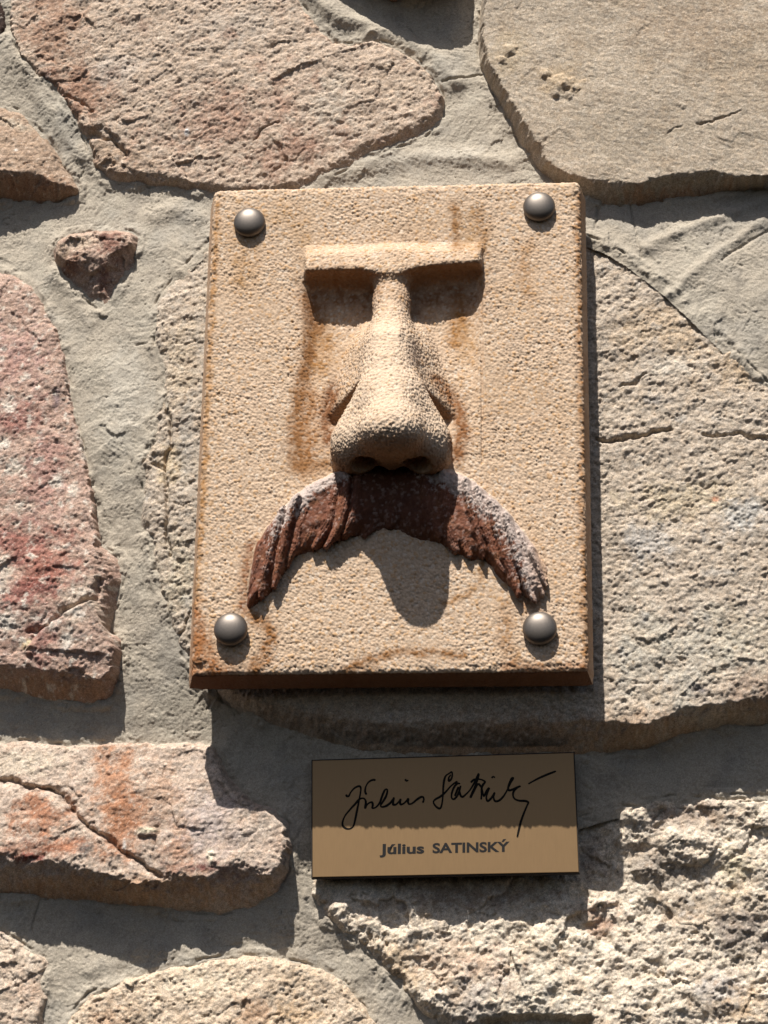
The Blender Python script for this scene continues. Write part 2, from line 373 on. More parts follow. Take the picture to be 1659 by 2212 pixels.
# 2 tan stone, upper right
stone('smooth tan stone at the upper right with a broken lower edge',
  [(1052,-250),(1044,-40),(1036,30),(1030,80),(1036,140),(1062,200),(1085,240),(1112,292),(1128,325),(1150,352),(1172,376),(1200,396),(1250,428),(1310,446),(1360,444),(1420,436),(1480,430),(1560,420),(1659,408),(1800,400),(1990,390),(2000,-250)],
  [(1060,60,118),(1120,250,120),(1200,360,122),(1330,392,128),(1500,370,132),(1650,370,130),(1300,150,134),(1500,200,136),(1650,150,136),(1200,0,128),(1900,300,130),(1900,-200,130),(1400,-200,130)],
  inner=[(1066,-250),(1056,-40),(1046,30),(1044,80),(1060,140),(1088,190),(1120,240),(1146,282),(1172,318),(1180,344),(1212,366),(1250,382),(1300,388),(1350,394),(1385,396),(1420,380),(1480,372),(1540,366),(1580,378),(1659,378),(1800,370),(1960,360),(1980,-250)],
  power=1.22, warp=5, seed=17,
  noise=[('',240,7),('facet',120,1.5),('',60,2.5,-25,1.8),('',14,0.9,-22,2.0),('crumb',9,1.1,-20,2.0),('crumb',5.5,1.1,-20,1.5)],
  base=A(202,186,164),
  plist=[(1210,170,60,50,0,A(202,178,144),0.9,0.7),(1100,110,50,80,0,A(200,180,148),0.7,0.7),(1500,60,200,90,0,A(176,152,126),0.55,0.8),(1400,400,80,18,0,A(200,184,160),0.5,0.5),(1600,150,140,100,0,A(180,158,130),0.5,0.9),(1350,300,160,80,0,A(186,172,150),0.5,0.9),(1480,408,200,26,3,A(196,140,100),0.6,0.7)],
  mot=[(90,A(182,160,132),0.0,0.5,0.5),(20,A(212,196,168),0.15,0.5,0.4),(11,A(160,136,108),0.3,0.55,0.4)],
  cracks=[([(1505,268),(1540,262),(1570,250),(1600,240)],6,2.5),([(1440,285),(1475,270)],4,2)],
  bumps=[(1205,185,24,9),(1228,180,16,8),(1180,160,14,7),(1100,108,16,8),(1085,130,10,6),(1245,190,10,6),(1230,205,10,7),(1475,228,7,4),(1200,205,8,6)])

# 3 small stone at the left edge
stone('pale brown stone cut by the left edge with a shaded underside',
  [(-260,225),(-60,215),(0,226),(30,232),(58,248),(78,272),(104,300),(132,342),(160,378),(176,410),(172,428),(120,436),(60,436),(0,434),(-120,440),(-260,420)],
  [(0,250,56),(60,270,58),(100,330,66),(150,390,62),(60,372,88),(0,365,92),(-100,350,92),(-250,300,80)],
  inner=[(-250,240),(-60,230),(0,238),(30,244),(52,258),(72,282),(98,310),(124,352),(150,388),(164,404),(130,398),(100,388),(85,372),(40,368),(0,368),(-120,372),(-250,370)],
  power=1.2, warp=4, seed=29, noise=[('',60,6),('facet',50,6),('',18,3),('crumb',13,2.4),('crumb',7.5,2.2)],
  base=A(188,162,138), plist=[(30,262,50,16,-20,A(216,200,176),0.8,0.6),(60,400,120,30,0,A(176,130,98),0.7,0.7),(35,325,6,5,0,A(240,232,220),1,0.3)],
  mot=[(30,A(170,138,112),0.0,0.5,0.5),(14,A(212,190,164),0.15,0.5,0.5)])

# 4 little red brown wedge
stone('small dark red wedge of stone left of the plaque',
  [(112,545),(122,520),(150,503),(200,496),(250,494),(286,500),(303,512),(298,540),(288,570),(262,620),(244,662),(226,674),(205,664),(176,642),(148,614),(124,584)],
  [(130,540,78),(170,520,88),(230,512,95),(280,515,92),(230,560,100),(200,600,86),(226,655,66)],
  inner=[(120,548),(128,526),(156,512),(200,506),(250,503),(278,508),(286,524),(240,548),(226,560),(200,556),(160,566),(140,560)],
  power=1.15, warp=4, seed=41, noise=[('',30,4),('facet',34,8),('',13,2.5),('crumb',12,3.6),('crumb',7,2.2)],
  base=A(202,174,154), plist=[(170,525,60,26,10,A(206,184,160),0.95,0.9),(150,570,40,30,0,A(150,104,78),0.8,0.8),(240,530,36,50,10,A(132,80,66),0.8,0.9),(222,600,18,50,0,A(138,84,66),0.7,0.6),(130,550,24,20,0,A(196,170,144),0.6,0.8)],
  mot=[(14,A(100,58,46),0.15,0.5,0.6),(9,A(214,196,172),0.34,0.55,0.7)])

# 5 red stone, left
stone('pinkish red stone with white lichen patches at the left',
  [(-300,600),(-60,585),(0,582),(40,592),(72,620),(98,662),(124,706),(140,760),(150,830),(166,905),(184,975),(200,1040),(212,1110),(220,1180),(240,1190),(262,1205),(268,1250),(258,1300),(244,1340),(236,1368),(262,1375),(268,1396),(262,1440),(250,1490),(232,1518),(200,1526),(120,1518),(60,1506),(0,1496),(-120,1490),(-300,1480)],
  [(0,610,46),(60,640,50),(110,720,62),(140,850,66),(180,1000,72),(195,1120,86),(190,1250,102),(210,1400,92),(220,1460,88),(120,1455,96),(0,1440,98),(60,900,84),(60,1150,100),(0,1300,106),(-250,700,60),(-250,1300,90),(-250,1000,80)],
  inner=[(-290,615),(-60,598),(0,594),(36,604),(64,630),(90,672),(116,714),(134,766),(144,834),(160,908),(178,978),(192,1042),(202,1110),(206,1180),(206,1240),(196,1270),(200,1300),(215,1340),(232,1380),(246,1400),(240,1440),(218,1466),(180,1462),(120,1448),(60,1440),(0,1434),(-120,1430),(-290,1420)],
  power=1.22, warp=6, seed=53,
  noise=[('',110,9),('facet',100,5),('',40,4),('',18,2.4),('crumb',13,2.4),('crumb',7.5,2.4),('crumb',5,1.0),('pits',14,3)],
  base=A(200,170,152),
  plist=[(30,1180,130,60,0,A(166,98,86),0.85,0.8),(110,1240,80,60,0,A(172,100,82),0.85,0.7),(60,1290,110,40,15,A(158,84,76),0.8,0.7),(40,900,70,60,0,A(160,100,92),0.8,0.8),(100,1030,60,120,0,A(182,132,124),0.6,0.8),(30,760,80,100,0,A(190,146,140),0.6,0.9),(60,680,60,60,0,A(206,180,162),0.7,0.8),
    (180,960,16,70,10,A(232,220,204),0.9,0.7),(158,1060,16,20,0,A(238,228,212),0.95,0.6),(20,880,24,24,0,A(240,232,216),0.95,0.7),(30,1010,30,24,0,A(236,228,212),0.9,0.9),(10,960,24,20,0,A(236,228,212),0.9,0.8),(125,1040,14,26,0,A(240,232,218),0.95,0.5),(40,1100,50,16,0,A(222,208,190),0.7,1),
    (120,1370,140,60,0,A(196,170,152),0.8,0.9),(190,1300,70,60,0,A(214,198,178),0.8,0.8),(20,1350,40,36,0,A(230,222,208),0.9,0.9),(110,1350,30,26,0,A(232,224,210),0.9,0.9),(150,1390,18,30,0,A(232,224,210),0.9,0.7),(170,1330,30,16,0,A(236,226,212),0.9,0.9),(10,1260,26,60,0,A(222,210,192),0.8,0.9),(120,1480,180,36,0,A(184,146,112),0.7,0.7),(62,1398,18,14,0,A(232,216,170),0.95,0.5),(120,855,12,34,0,A(120,104,116),0.7,0.5),(90,1380,50,60,0,A(156,86,80),0.6,1)],
  mot=[(60,A(182,138,120),0.0,0.5,0.5),(26,A(238,228,212),0.12,0.4,0.85),(13,A(160,104,92),0.24,0.5,0.4),(40,A(170,154,150),0.25,0.5,0.4)],
  cracks=[([(212,1250),(205,1290),(180,1298),(140,1318),(100,1350),(60,1362)],16,7)],
  bumps=[(66,1402,14,10)], ledges=[([(200,1298),(150,1316),(90,1356),(60,1400),(240,1420),(236,1340)],8,5)])

# 6 large cream stone behind the plaque
stone('large cream coloured stone behind the plaque',
  [(452,520),(420,552),(380,590),(345,636),(334,660),(330,700),(336,760),(348,800),(352,850),(330,900),(322,960),(300,1000),(308,1060),(300,1120),(322,1180),(330,1240),(350,1300),(370,1360),(390,1410),(420,1460),(470,1506),(520,1540),(600,1575),(700,1606),(780,1624),(860,1632),(1000,1636),(1150,1634),(1300,1632),(1400,1616),(1480,1594),(1560,1572),(1659,1566),(1800,1560),(1980,1560),(2000,900),(1900,860),(1800,850),(1700,850),(1659,826),(1600,770),(1530,700),(1480,650),(1420,600),(1370,562),(1320,532),(1270,512),(1000,480),(700,470)],
  [(440,560,78),(360,680,88),(400,900,94),(350,1100,86),(400,1300,78),(440,1480,66),(560,1530,76),(700,1560,84),(900,1575,90),(1200,1560,92),(1330,1545,94),(1480,1500,96),(1640,1490,96),(1310,700,98),(1310,1000,92),(1310,1400,90),(1450,800,100),(1600,900,100),(1500,1200,104),(1640,1250,104),(1400,620,97),(1300,540,90),(800,900,128),(850,1200,122),(1900,1000,98),(1900,1450,96),(900,560,100)],
  inner=[(462,540),(430,566),(392,600),(358,644),(346,670),(342,710),(348,760),(362,800),(366,850),(346,900),(338,960),(318,1000),(326,1060),(318,1120),(340,1180),(348,1240),(366,1300),(384,1350),(402,1390),(440,1440),(490,1480),(560,1510),(660,1540),(780,1556),(900,1560),(1100,1560),(1290,1552),(1345,1558),(1400,1566),(1440,1548),(1480,1528),(1540,1522),(1600,1512),(1659,1500),(1800,1490),(1970,1480),(1980,920),(1900,876),(1800,866),(1700,862),(1646,836),(1588,782),(1518,712),(1468,662),(1408,612),(1360,574),(1312,546),(1270,530),(1000,500),(700,490)],
  power=1.22, warp=6, seed=71,
  noise=[('',150,8),('facet',90,3,20,1.2),('',44,5,18,1.4),('',20,3.2,15,1.3),('crumb',14,2.8,15,1.2),('crumb',8,2.9),('crumb',5,1.3),('pits',30,3,10,1.5)],
  base=A(210,194,174),
  plist=[(1450,720,120,110,0,A(208,182,148),0.7,0.9),(1600,800,60,60,0,A(216,186,146),0.7,0.8),(1450,790,70,30,0,A(236,226,208),0.7,0.9),(1480,1080,140,60,0,A(216,198,164),0.7,0.9),(1450,1400,180,110,0,A(208,202,186),0.8,0.9),(1400,1180,60,60,0,A(206,204,200),0.7,0.9),(1600,1120,60,50,0,A(206,208,206),0.7,0.8),(1600,1380,90,90,0,A(214,204,182),0.7,0.9),
    (390,800,50,140,0,A(206,186,156),0.6,0.9),(370,1000,40,60,0,A(216,192,150),0.7,0.8),(400,960,24,140,0,A(188,182,172),0.7,0.8),(380,1250,50,120,0,A(204,192,166),0.7,0.9),(1510,1490,24,14,-15,A(110,104,108),0.85,0.6),(1545,1080,12,8,0,A(222,140,100),0.8,0.5),(1420,868,30,12,0,A(150,148,150),0.6,0.7),(1640,1490,70,60,0,A(170,140,118),0.7,0.7),
    (1200,1590,500,60,0,A(196,160,126),0.7,0.7),(620,1560,200,50,0,A(190,162,132),0.6,0.7)],
  mot=[(80,A(196,174,148),0.0,0.5,0.5),(30,A(228,213,190),0.1,0.5,0.5),(14,A(176,146,108),0.24,0.55,0.55),(45,A(198,196,190),0.2,0.5,0.5)],
  cracks=[([(1290,948),(1340,950),(1375,944),(1410,934),(1450,928)],15,5.5),([(1520,940),(1550,936),(1590,938),(1659,950)],11,4),([(1340,835),(1368,828),(1400,806)],8,4),([(352,850),(366,900),(370,960),(352,1010),(362,1080),(358,1140),(368,1200)],13,4.5),([(330,1000),(352,1020)],8,5),([(410,1320),(400,1360),(380,1375)],8,4)],
  ledges=[([(1300,1380),(1659,1300),(1700,1200),(1990,1200),(1990,1600),(1300,1620)],5,60)])

# 7 orange stained stone, lower left
stone('cream stone with orange stains and a diagonal crack at the lower left',
  [(-300,1600),(-60,1598),(0,1600),(60,1598),(120,1606),(200,1604),(280,1598),(350,1604),(420,1598),(466,1606),(480,1640),(500,1680),(545,1730),(600,1748),(626,1780),(634,1826),(626,1880),(600,1930),(550,1960),(480,1978),(400,1974),(300,1962),(200,1950),(100,1944),(40,1940),(0,1934),(-120,1930),(-300,1930)],
  [(0,1640,44),(150,1640,46),(300,1640,48),(440,1640,52),(480,1740,66),(590,1790,72),(600,1850,72),(560,1880,80),(450,1880,86),(300,1890,88),(150,1860,90),(0,1830,90),(200,1750,76),(400,1760,76),(60,1740,72),(-250,1700,66),(-250,1830,84)],
  inner=[(-290,1616),(-60,1614),(0,1614),(60,1612),(120,1618),(200,1616),(280,1610),(350,1616),(420,1612),(456,1620),(466,1650),(488,1694),(532,1742),(588,1762),(612,1786),(618,1830),(608,1862),(586,1886),(556,1880),(530,1850),(490,1860),(450,1888),(410,1890),(370,1880),(330,1900),(290,1904),(240,1890),(190,1876),(150,1860),(100,1858),(50,1850),(0,1842),(-120,1830),(-290,1830)],
  power=1.22, warp=7, seed=83,
  noise=[('',100,9),('facet',80,6,15,1.3),('',40,4,15,1.3),('',18,2.4,15,1.2),('crumb',13,2.2,12,1.3),('crumb',7.5,2.2),('crumb',5,1),('pits',18,3)],
  base=A(212,191,172),
  plist=[(250,1700,60,130,6,A(188,128,86),0.9,0.9),(270,1790,72,76,0,A(180,120,80),0.9,0.9),(350,1720,80,70,0,A(188,148,118),0.7,0.9),(390,1840,50,60,0,A(196,140,104),0.7,0.8),(90,1760,80,60,-10,A(182,120,82),0.95,0.9),(150,1830,60,24,0,A(184,112,70),0.9,0.8),(60,1840,80,30,0,A(150,88,58),0.8,0.8),(70,1858,40,10,0,A(130,34,30),0.9,0.7),(190,1838,22,16,0,A(92,98,98),0.9,0.6),
    (40,1640,120,40,0,A(226,212,188),0.7,0.8),(450,1780,90,80,0,A(212,196,190),0.7,0.8),(560,1780,70,30,0,A(220,204,186),0.6,0.7),(330,1790,22,50,0,A(160,140,126),0.6,0.7),(450,1880,130,24,0,A(140,104,92),0.7,0.7),(440,1878,24,10,0,A(110,36,36),0.8,0.7),(318,1796,26,10,8,A(238,228,196),1,0.5),(455,1850,9,22,10,A(240,230,204),1,0.4),(272,1830,5,18,0,A(236,228,218),1,0.3),(250,1920,400,34,0,A(206,160,118),0.7,0.7)],
  mot=[(50,A(196,164,140),0.0,0.5,0.5),(22,A(226,210,190),0.1,0.5,0.5),(12,A(150,112,92),0.26,0.55,0.55),(36,A(178,166,158),0.24,0.5,0.5)],
  cracks=[([(0,1684),(40,1692),(62,1700),(100,1698),(130,1712),(150,1744)],20,8),([(150,1744),(180,1774),(226,1806),(262,1840),(320,1876),(345,1890)],18,6.5),([(470,1690),(500,1730),(540,1745)],6,3)],
  bumps=[(312,1796,14,11),(330,1798,9,8),(455,1844,8,8),(460,1862,9,8)],
  ledges=[([(-300,1690),(0,1696),(60,1712),(110,1712),(150,1760),(226,1820),(330,1900),(300,1990),(-300,1990)],7,4)])

# 8 big whitish stone, lower right
stone('large rough whitish stone below the name plate',
  [(672,1902),(690,1890),(760,1860),(900,1840),(1100,1800),(1240,1768),(1290,1752),(1340,1740),(1380,1742),(1410,1730),(1450,1718),(1500,1722),(1560,1718),(1620,1716),(1659,1720),(1800,1730),(1990,1730),(2000,2560),(1300,2560),(1280,2330),(1120,2300),(1020,2270),(960,2232),(900,2180),(860,2130),(810,2080),(770,2040),(730,2012),(700,1990),(680,1960),(668,1930)],
  [(690,1920,16),(760,1980,12),(720,2005,10),(800,2070,8),(900,2170,12),(1000,2240,14),(900,1900,-8),(1100,1880,-16),(1300,1780,-14),(1450,1760,6),(1650,1760,10),(1360,1900,-18),(1500,1850,2),(1650,1900,6),(1100,2020,8),(1250,2050,8),(1400,2080,4),(1650,2050,10),(1000,2120,16),(1250,2200,22),(1500,2200,18),(1650,2200,16),(1900,2000,8),(1900,2400,10),(1400,2450,10)],
  inner=[(684,1908),(700,1900),(764,1876),(900,1856),(1100,1816),(1240,1784),(1296,1766),(1344,1754),(1384,1756),(1412,1744),(1452,1732),(1500,1736),(1560,1732),(1620,1730),(1659,1734),(1800,1744),(1980,1744),(1990,2540),(1310,2540),(1290,2300),(1130,2206),(1030,2200),(980,2196),(920,2160),(880,2110),(830,2060),(790,2022),(752,1996),(722,1974),(700,1950),(684,1926)],
  power=1.22, warp=7, seed=97,
  noise=[('',150,22),('facet',90,10),('',58,12),('step',60,8,20,1.3),('',26,6),('crumb',22,3.4,15,1.2),('crumb',12,2.8),('crumb',7,2.4),('crumb',4.6,1.1),('pits',40,6),('pits',20,2)],
  base=A(236,221,199),
  plist=[(860,2080,80,60,-40,A(206,180,146),0.8,0.9),(960,2080,70,60,0,A(196,164,136),0.7,0.9),(1060,2090,60,50,0,A(194,150,124),0.5,0.9),(1020,2170,60,60,0,A(170,160,154),0.7,0.9),(1100,2120,40,40,0,A(140,110,90),0.5,0.9),(1420,1880,70,60,0,A(140,128,116),0.7,0.9),(1390,1850,60,50,0,A(150,138,126),0.6,0.9),(1600,2010,90,60,-20,A(130,118,112),0.85,0.9),(1480,1960,50,40,0,A(150,130,108),0.7,0.9),(1580,1950,70,50,0,A(196,176,152),0.7,0.9),(1300,1990,40,40,0,A(190,148,122),0.8,0.9),(1560,2140,60,60,0,A(190,186,184),0.7,0.8),(1600,2170,50,50,0,A(200,168,128),0.8,0.8),
    (1500,1760,120,40,0,A(160,138,124),0.7,0.9),(1000,1930,200,40,0,A(140,112,92),0.7,0.8),(1270,1850,40,60,0,A(120,104,98),0.6,0.9),(1135,2105,10,34,0,A(100,70,56),0.8,0.5),(1590,1880,40,60,0,A(222,206,168),0.7,0.9),(1180,2140,130,70,0,A(238,226,204),0.7,0.8),(1180,2030,120,60,0,A(232,218,194),0.6,0.8)],
  mot=[(70,A(196,172,144),0.0,0.45,0.6),(34,A(238,226,206),0.1,0.45,0.6),(16,A(164,140,118),0.26,0.5,0.5),(48,A(186,182,178),0.24,0.5,0.5),(26,A(204,164,130),0.3,0.55,0.5)],
  cracks=[([(1240,1752),(1262,1745),(1300,1748)],8,5),([(1600,1730),(1640,1722),(1700,1724)],10,5)],
  bumps=[(1320,1985,36,16),(1280,1960,26,13),(1400,1880,30,12),(1380,1780,40,12),(1480,1820,50,12),(730,1965,26,8)],
  ledges=[([(1040,2206),(1100,2196),(1180,2196),(1280,2200),(1290,2300),(1100,2290)],-34,8),([(1280,1960),(1340,1950),(1350,2000),(1310,2060),(1290,2040)],-12,6)])

# 9 yellow stone, bottom
stone('yellowish cream stone cut by the bottom edge',
  [(60,2480),(110,2330),(130,2230),(150,2190),(190,2146),(250,2118),(320,2098),(390,2082),(450,2070),(520,2060),(590,2064),(650,2078),(700,2092),(742,2116),(770,2150),(800,2190),(840,2240),(880,2320),(900,2460),(880,2560),(80,2560)],
  [(180,2190,24),(300,2120,22),(520,2085,20),(700,2110,16),(800,2210,8),(400,2200,38),(600,2160,34),(600,2300,40),(200,2400,30),(800,2400,20)],
  inner=[(76,2480),(126,2330),(144,2236),(164,2200),(200,2160),(256,2132),(324,2112),(392,2096),(452,2084),(520,2074),(586,2078),(642,2092),(690,2106),(728,2128),(756,2160),(784,2198),(824,2246),(864,2320),(884,2450),(866,2540),(96,2540)],
  power=1.22, warp=7, seed=109, noise=[('',110,10),('facet',80,5,15,1.3),('',44,5,15,1.3),('',22,3.6),('crumb',14,3.4,15,1.2),('crumb',8,3.2),('crumb',5,1.3),('pits',30,6),('pits',14,3)],
  base=A(220,199,173),
  plist=[(550,2190,50,40,0,A(186,142,104),0.7,0.9),(640,2190,60,40,0,A(216,182,140),0.7,0.9),(230,2200,60,40,0,A(190,150,116),0.6,0.9),(430,2120,120,40,0,A(238,222,194),0.7,0.9),(640,2110,60,30,0,A(204,180,150),0.6,0.9)],
  mot=[(60,A(206,180,148),0.0,0.5,0.5),(26,A(234,220,198),0.1,0.5,0.5),(13,A(176,138,102),0.26,0.55,0.55)])

# 10 bottom left
stone('pale pinkish stone in the lower left corner',
  [(-300,1960),(-60,1990),(0,2004),(30,2024),(60,2046),(90,2062),(112,2076),(102,2100),(98,2130),(106,2156),(96,2190),(84,2260),(60,2400),(20,2480),(-300,2480)],
  [(0,2040,20),(60,2070,20),(60,2150,24),(0,2150,34),(-200,2150,34),(-100,2300,30)],
  margin=14, power=1.8, warp=6, seed=127, noise=[('',90,8),('facet',60,5),('',26,3.6),('crumb',14,3.2),('crumb',8,3),('crumb',5,1.2),('pits',18,4)],
  base=A(222,202,180), plist=[(60,2150,50,40,0,A(196,164,140),0.5,0.9)], mot=[(50,A(204,172,148),0.0,0.5,0.5),(26,A(236,222,204),0.1,0.5,0.5),(13,A(168,130,106),0.24,0.55,0.55)])

# 11 stone in the upper left corner, painted dark for a shaded recess, 12 the stone over the top edge, 13.. stones that begin beyond the frame
stone('stone in the upper left corner with shade painted into its dark brown',
  [(-320,-220),(-40,-200),(-4,-60),(6,-10),(13,30),(13,60),(4,84),(-60,92),(-320,80)],
  [(-20,0,58),(-20,60,56),(-200,0,60),(-200,-150,60)], margin=12, warp=4, seed=131, noise=[('',40,5),('',14,3)],
  base=A(76,58,50), mot=[(20,A(60,46,42),0,0.5,0.6)])
stone('brownish stone that overhangs the mortar at the top edge',
  [(690,-30),(740,-36),(800,-22),(850,4),(890,0),(930,-4),(975,-14),(1010,-30),(1016,-120),(1000,-240),(700,-250)],
  [(720,-60,96),(800,-60,126),(900,-40,142),(970,-50,138),(850,-200,120)],
  inner=[(710,-56),(760,-62),(820,-52),(870,-40),(930,-42),(968,-52),(990,-70),(996,-130),(984,-230),(720,-240)],
  power=1.2, warp=4, seed=139, noise=[('',50,6),('',20,4),('ridge',12,2)], base=A(190,150,120), mot=[(30,A(160,120,96),0,0.5,0.5)])
ROCKS = len(ALL_OUT)

# ------------------------------------------------------------------ mortar
X, Z = np.meshgrid(GX, GZ, indexing='ij')
keep = np.ones(X.shape, bool)
near = np.full(X.shape, 99.0)
for fo, (x0, x1, z0, z1), lim, sd in ALL_OUT:
    i0, i1 = np.searchsorted(GX, [x0, x1]); j0, j1 = np.searchsorted(GZ, [z0, z1])
    d = fo(X[i0:i1, j0:j1], Z[i0:i1, j0:j1])
    keep[i0:i1, j0:j1] &= d < 26
    near[i0:i1, j0:j1] = np.minimum(near[i0:i1, j0:j1], np.abs(d))
pc = on_mortar([(700, 600), (1050, 600), (1050, 1300), (700, 1300)])
keep &= sdf_poly(pc, X, Z) < 0
gm = np.zeros(keep.shape, bool); kq = keep[:-1, :-1] & keep[1:, :-1] & keep[:-1, 1:] & keep[1:, 1:]
for a_ in (0, 1):
    for b_ in (0, 1): gm[a_:a_ + kq.shape[0], b_:b_ + kq.shape[1]] |= kq
idx = np.full(keep.shape, -1, np.int32); idx[gm] = np.arange(gm.sum())
X, Z, near = X[gm], Z[gm], near[gm]; H = mortar_f(X, Z)
dirn = fbm(X, Z, 260, 2, 301)
a1, b1 = aniso(X, Z, math.radians(60), 7); a2, b2 = aniso(X, Z, math.radians(-35), 8); a3, b3 = aniso(X, Z, math.radians(-4), 8)
w1 = smooth(-0.05, 0.12, dirn)[...]
w3 = smooth(0.0, 0.3, fbm(X, Z, 220, 2, 307))
st = (perlin(a1 / 7, b1 / 7, 5) + 0.6 * perlin(a1 / 3, b1 / 3, 6)) * w1 + (perlin(a2 / 7, b2 / 7, 7) + 0.6 * perlin(a2 / 3.2, b2 / 3.2, 8)) * (1 - w1)
st = st * (1 - 0.6 * w3) + w3 * (perlin(a3 / 8, b3 / 8, 9) + 0.5 * perlin(a3 / 3.5, b3 / 3.5, 10))
rough = smooth(-0.1, 0.35, fbm(X, Z, 120, 3, 311))
N = 3.2 * facets(X, Z, 46, 63) * smooth(-0.1, 0.3, fbm(X, Z, 150, 2, 316)) + 1.5 * st * (1 - 0.5 * rough) * smooth(-0.2, 0.4, fbm(X, Z, 70, 3, 315)) + 7 * fbm(X, Z, 90, 4, 313) + 1.5 * fbm(X, Z, 26, 4, 314, 0.65) + rough * (2.2 * fbm(X, Z, 18, 4, 317, 0.6) + 1.2 * fbm(X, Z, 7, 3, 319)) + 1.5 * fbm(X, Z, 5.5, 3, 323, 0.75) + 2.3 * smooth(-0.3, 0.3, fbm(X, Z, 60, 3, 325)) * (0.55 - worley3(np.stack([X.ravel(), Z.ravel(), np.zeros(X.size)], 1), 6.0)[0].reshape(X.shape)) + 1.2 * facets(X, Z, 110, 61)
N -= 3.4 * smooth(0.34, 0.5, fbm(X, Z, 8, 3, 331)) * (0.25 + rough)
nzr = fbm(X, Z, 45, 3, 337)
N -= 6 * np.exp(-(near / 2.6) ** 2) * smooth(0.0, 0.35, nzr)
N += 3.5 * np.exp(-((near - 9) / 6) ** 2) * smooth(0.0, 0.4, -nzr)
N += (7 + 7 * fbm(X, Z, 22, 4, 361, 0.65)) * np.exp(-(near / 15) ** 2) * smooth(-0.12, 0.22, fbm(X, Z, 110, 3, 363))
CR = [([(955,180),(985,176),(1010,166),(1040,160)],8,2.4),([(1290,450),(1292,470),(1284,490)],6,2.2),([(1362,440),(1366,470),(1374,510),(1386,560)],5,2),([(90,1935),(78,1970),(66,2010)],5,1.8),([(690,1932),(716,1940),(740,1952)],6,2),([(180,370),(172,392),(176,412)],5,2),
      ([(295,745),(318,742)],5,2),([(700,2330),(740,2200)],5,2),([(880,60),(905,84),(930,100)],4,2),([(1440,190),(1480,200)],4,2),([(1310,560),(1360,592),(1430,650),(1490,700),(1560,770),(1659,850)],4,4),([(1560,560),(1620,520),(1659,498)],5,3)]
for pts, dep, wid in CR:
    pl = on_mortar(pts)
    d = dist_line(pl, X + 5 * fbm(X, Z, 18, 3, 341), Z + 5 * fbm(X, Z, 18, 3, 343))
    N -= dep * np.exp(-(d / wid) ** 2)
# the smeared ridge of mortar along the right edge of the pink stone and trowel ridges by the tan stone
for pts, amp, wid in [([(640,-60),(680,-6),(730,40),(800,66),(860,84),(930,120),(985,180)],20,26),([(700,384),(800,358),(900,340),(1000,340),(1100,352)],9,22),([(1390,540),(1470,500),(1560,468),(1659,430)],7,14),([(1440,640),(1530,560),(1659,470)],6,12),
                      ([(20,100),(60,170),(120,260),(170,340)],10,22),([(330,470),(380,450),(430,470)],9,22),([(120,600),(150,640),(190,700)],7,20),([(200,2090),(300,2050),(420,2050)],5,20)]:
    pl = on_mortar(pts); d = dist_line(pl, X + 8 * fbm(X, Z, 40, 3, 351), Z + 8 * fbm(X, Z, 40, 3, 353)); N += amp * np.exp(-(d / wid) ** 2)
H = H + N
col = np.empty(X.shape + (3,), np.float32); col[:] = A(202, 191, 172)
col = mottle(col, X, Z, [(160, A(206,198,180), -0.05, 0.4, 0.6), (60, A(162,154,142), 0.05, 0.45, 0.5), (24, A(202,194,178), 0.15, 0.5, 0.4), (10, A(146,138,124), 0.25, 0.5, 0.4), (7, A(110,102,92), 0.42, 0.6, 0.6), (200, A(174,170,160), 0.0, 0.4, 0.5)], 400)
plw = patches(X, Z, np.zeros(3), [(270,850,70,150,0,np.ones(3),0.9,0.7),(1560,800,40,120,40,np.ones(3),0.6,0.6),(930,350,160,30,8,np.ones(3),0.7,0.6)], 421, 60)[..., :1]
col = col * (1 - plw * 0.8) + A(220, 213, 197) * plw * 0.8
col *= (1 + np.random.default_rng(5).normal(0, 0.03, X.shape))[..., None]
q = np.stack([idx[:-1, :-1][kq], idx[1:, :-1][kq], idx[1:, 1:][kq], idx[:-1, 1:][kq]], 1)
mesh_obj('mortar', np.stack([X, Z, H], 1), q, M_MORTAR, wall, col)
del X, Z, H, N, col, st, a1, b1, a2, b2, a3, b3

# ------------------------------------------------------------------ the plaque
plaque = empty('relief_plaque', 'sandstone plaque carved with a brow, big nose and drooping brown moustache', 'plaque')
HP = P0
def pl(px, py, dh=0.0):                         # picture point at height dh above the plaque's face -> (X, Z)
    x, z = unproj(px, py, HP + dh); return float(x), float(z)
# local frame used for the carving: X right, y' down the face in units, h out of the face
cTL, cTR, cBL, cBR = [np.array(pl(*p)) for p in ((463, 410), (1252, 391), (414.6, 1457), (1269.4, 1449))]

